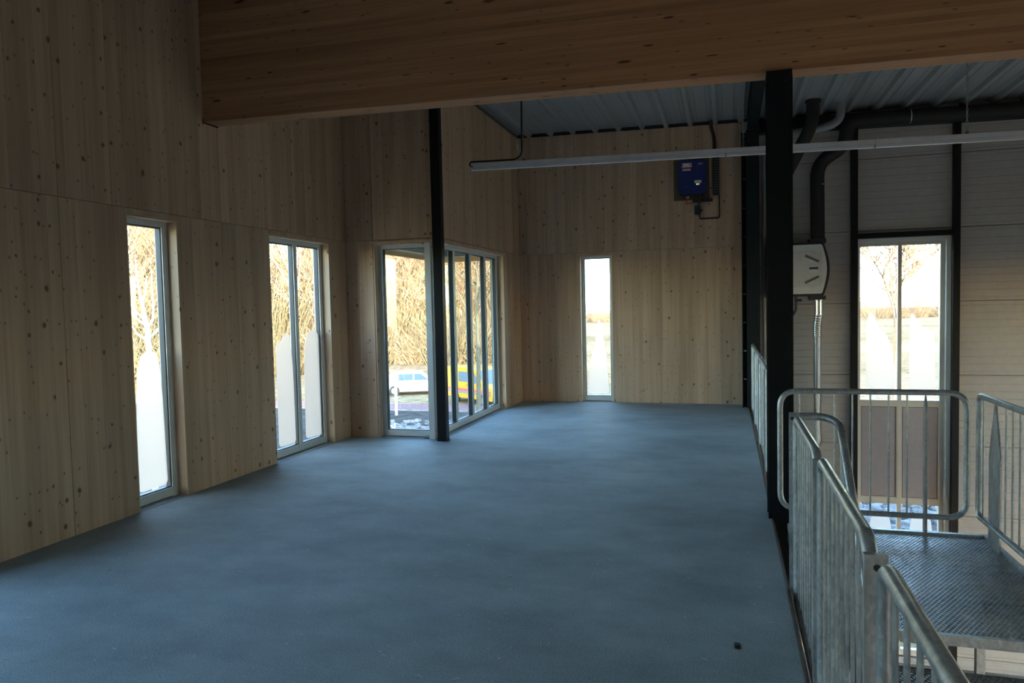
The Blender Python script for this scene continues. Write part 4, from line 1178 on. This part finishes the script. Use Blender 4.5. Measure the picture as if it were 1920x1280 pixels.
van = vehicle('service_van', 'yellow service van with red and grey side stripes parked outside', 'van_yellow', L, 2.1, 1.8,
    [(-2.2, 0.32), (2.15, 0.32), (2.2, 0.75), (2.05, 1.0), (1.25, 1.18), (0.62, 1.95), (0.45, 2.05), (-2.1, 2.05), (-2.2, 1.9)],
    [[(0.0, 1.22), (0.98, 1.22), (0.5, 1.82), (0.0, 1.82)], [(-1.0, 1.25), (-0.1, 1.25), (-0.1, 1.82), (-1.0, 1.82)]])
for (z0_, z1_, m_, nm) in ((0.72, 0.86, 'van_stripe_red', 'red_stripe'), (0.58, 0.70, 'van_stripe_grey', 'grey_stripe')):
    obj(nm, MB().box((-2.15, -0.912, z0_), (2.0, -0.901, z1_)), m_, van); obj(nm, MB().box((-2.15, 0.901, z0_), (2.0, 0.912, z1_)), m_, van)
for x in (-0.25, 0.72): obj('door_handle', MB().box((x, -0.93, 1.05), (x + 0.22, -0.903, 1.09)), 'plastic_dark', van)
obj('windscreen', MB().quadbox([(1.22, -0.8, 1.215), (1.25, -0.8, 1.2), (1.25, 0.8, 1.2), (1.22, 0.8, 1.215), (0.64, -0.75, 1.93), (0.67, -0.75, 1.93), (0.67, 0.75, 1.93), (0.64, 0.75, 1.93)]), 'car_glass', van)
obj('bumper', MB().box((2.15, -0.88, 0.3), (2.28, 0.88, 0.55)), 'plastic_dark', van)
van.location = (-13.55, 38.9, GO_Z); van.rotation_euler = (0, 0, math.radians(-34))
car = vehicle('parked_car', 'white car parked beyond the glazed door', 'car_white', 4.2, 1.45, 1.75,
    [(-2.1, 0.25), (2.1, 0.25), (2.12, 0.65), (1.9, 0.82), (1.05, 0.92), (0.45, 1.40), (0.2, 1.45), (-1.3, 1.45), (-1.95, 0.95), (-2.12, 0.8)],
    [[(0.0, 0.95), (0.9, 0.95), (0.42, 1.35), (0.0, 1.38)], [(-1.0, 0.95), (-0.08, 0.95), (-0.08, 1.38), (-1.0, 1.36)]])
car.location = (-19.4, 42.5, GO_Z); car.rotation_euler = (0, 0, math.radians(24))
pole = thing('white_pole', (-16.4, 33.6, GO_Z), 'white pole standing by the brick path beyond the glazed door', 'pole')
obj('shaft', MB().tube([(-16.4, 33.6, GO_Z), (-16.4, 33.6, GO_Z + 2.3)], 0.07, 8), 'white_paint', pole)
obj('top_rod', MB().tube([(-16.4, 33.6, GO_Z + 2.3), (-16.4, 33.6, GO_Z + 2.75)], 0.02, 6), 'clip_grey', pole)
tr_ = thing('white_trestle', (-15.4, 29.6, GO_Z), 'leaning white boards in the stones outside the glazed door', 'boards')
obj('upright', MB().bar((-15.2, 28.8, GO_Z), (-15.45, 29.2, GO_Z + 1.4), 0.07, 0.03, (1, 0, 0)), 'white_paint', tr_)
obj('brace', MB().bar((-15.3, 29.0, GO_Z + 0.78), (-14.2, 29.0, GO_Z + 0.12), 0.03, 0.07, (0, 1, 0)), 'white_paint', tr_)
obj('short_upright', MB().bar((-14.2, 28.9, GO_Z), (-14.25, 29.0, GO_Z + 0.4), 0.05, 0.03, (1, 0, 0)), 'white_paint', tr_)
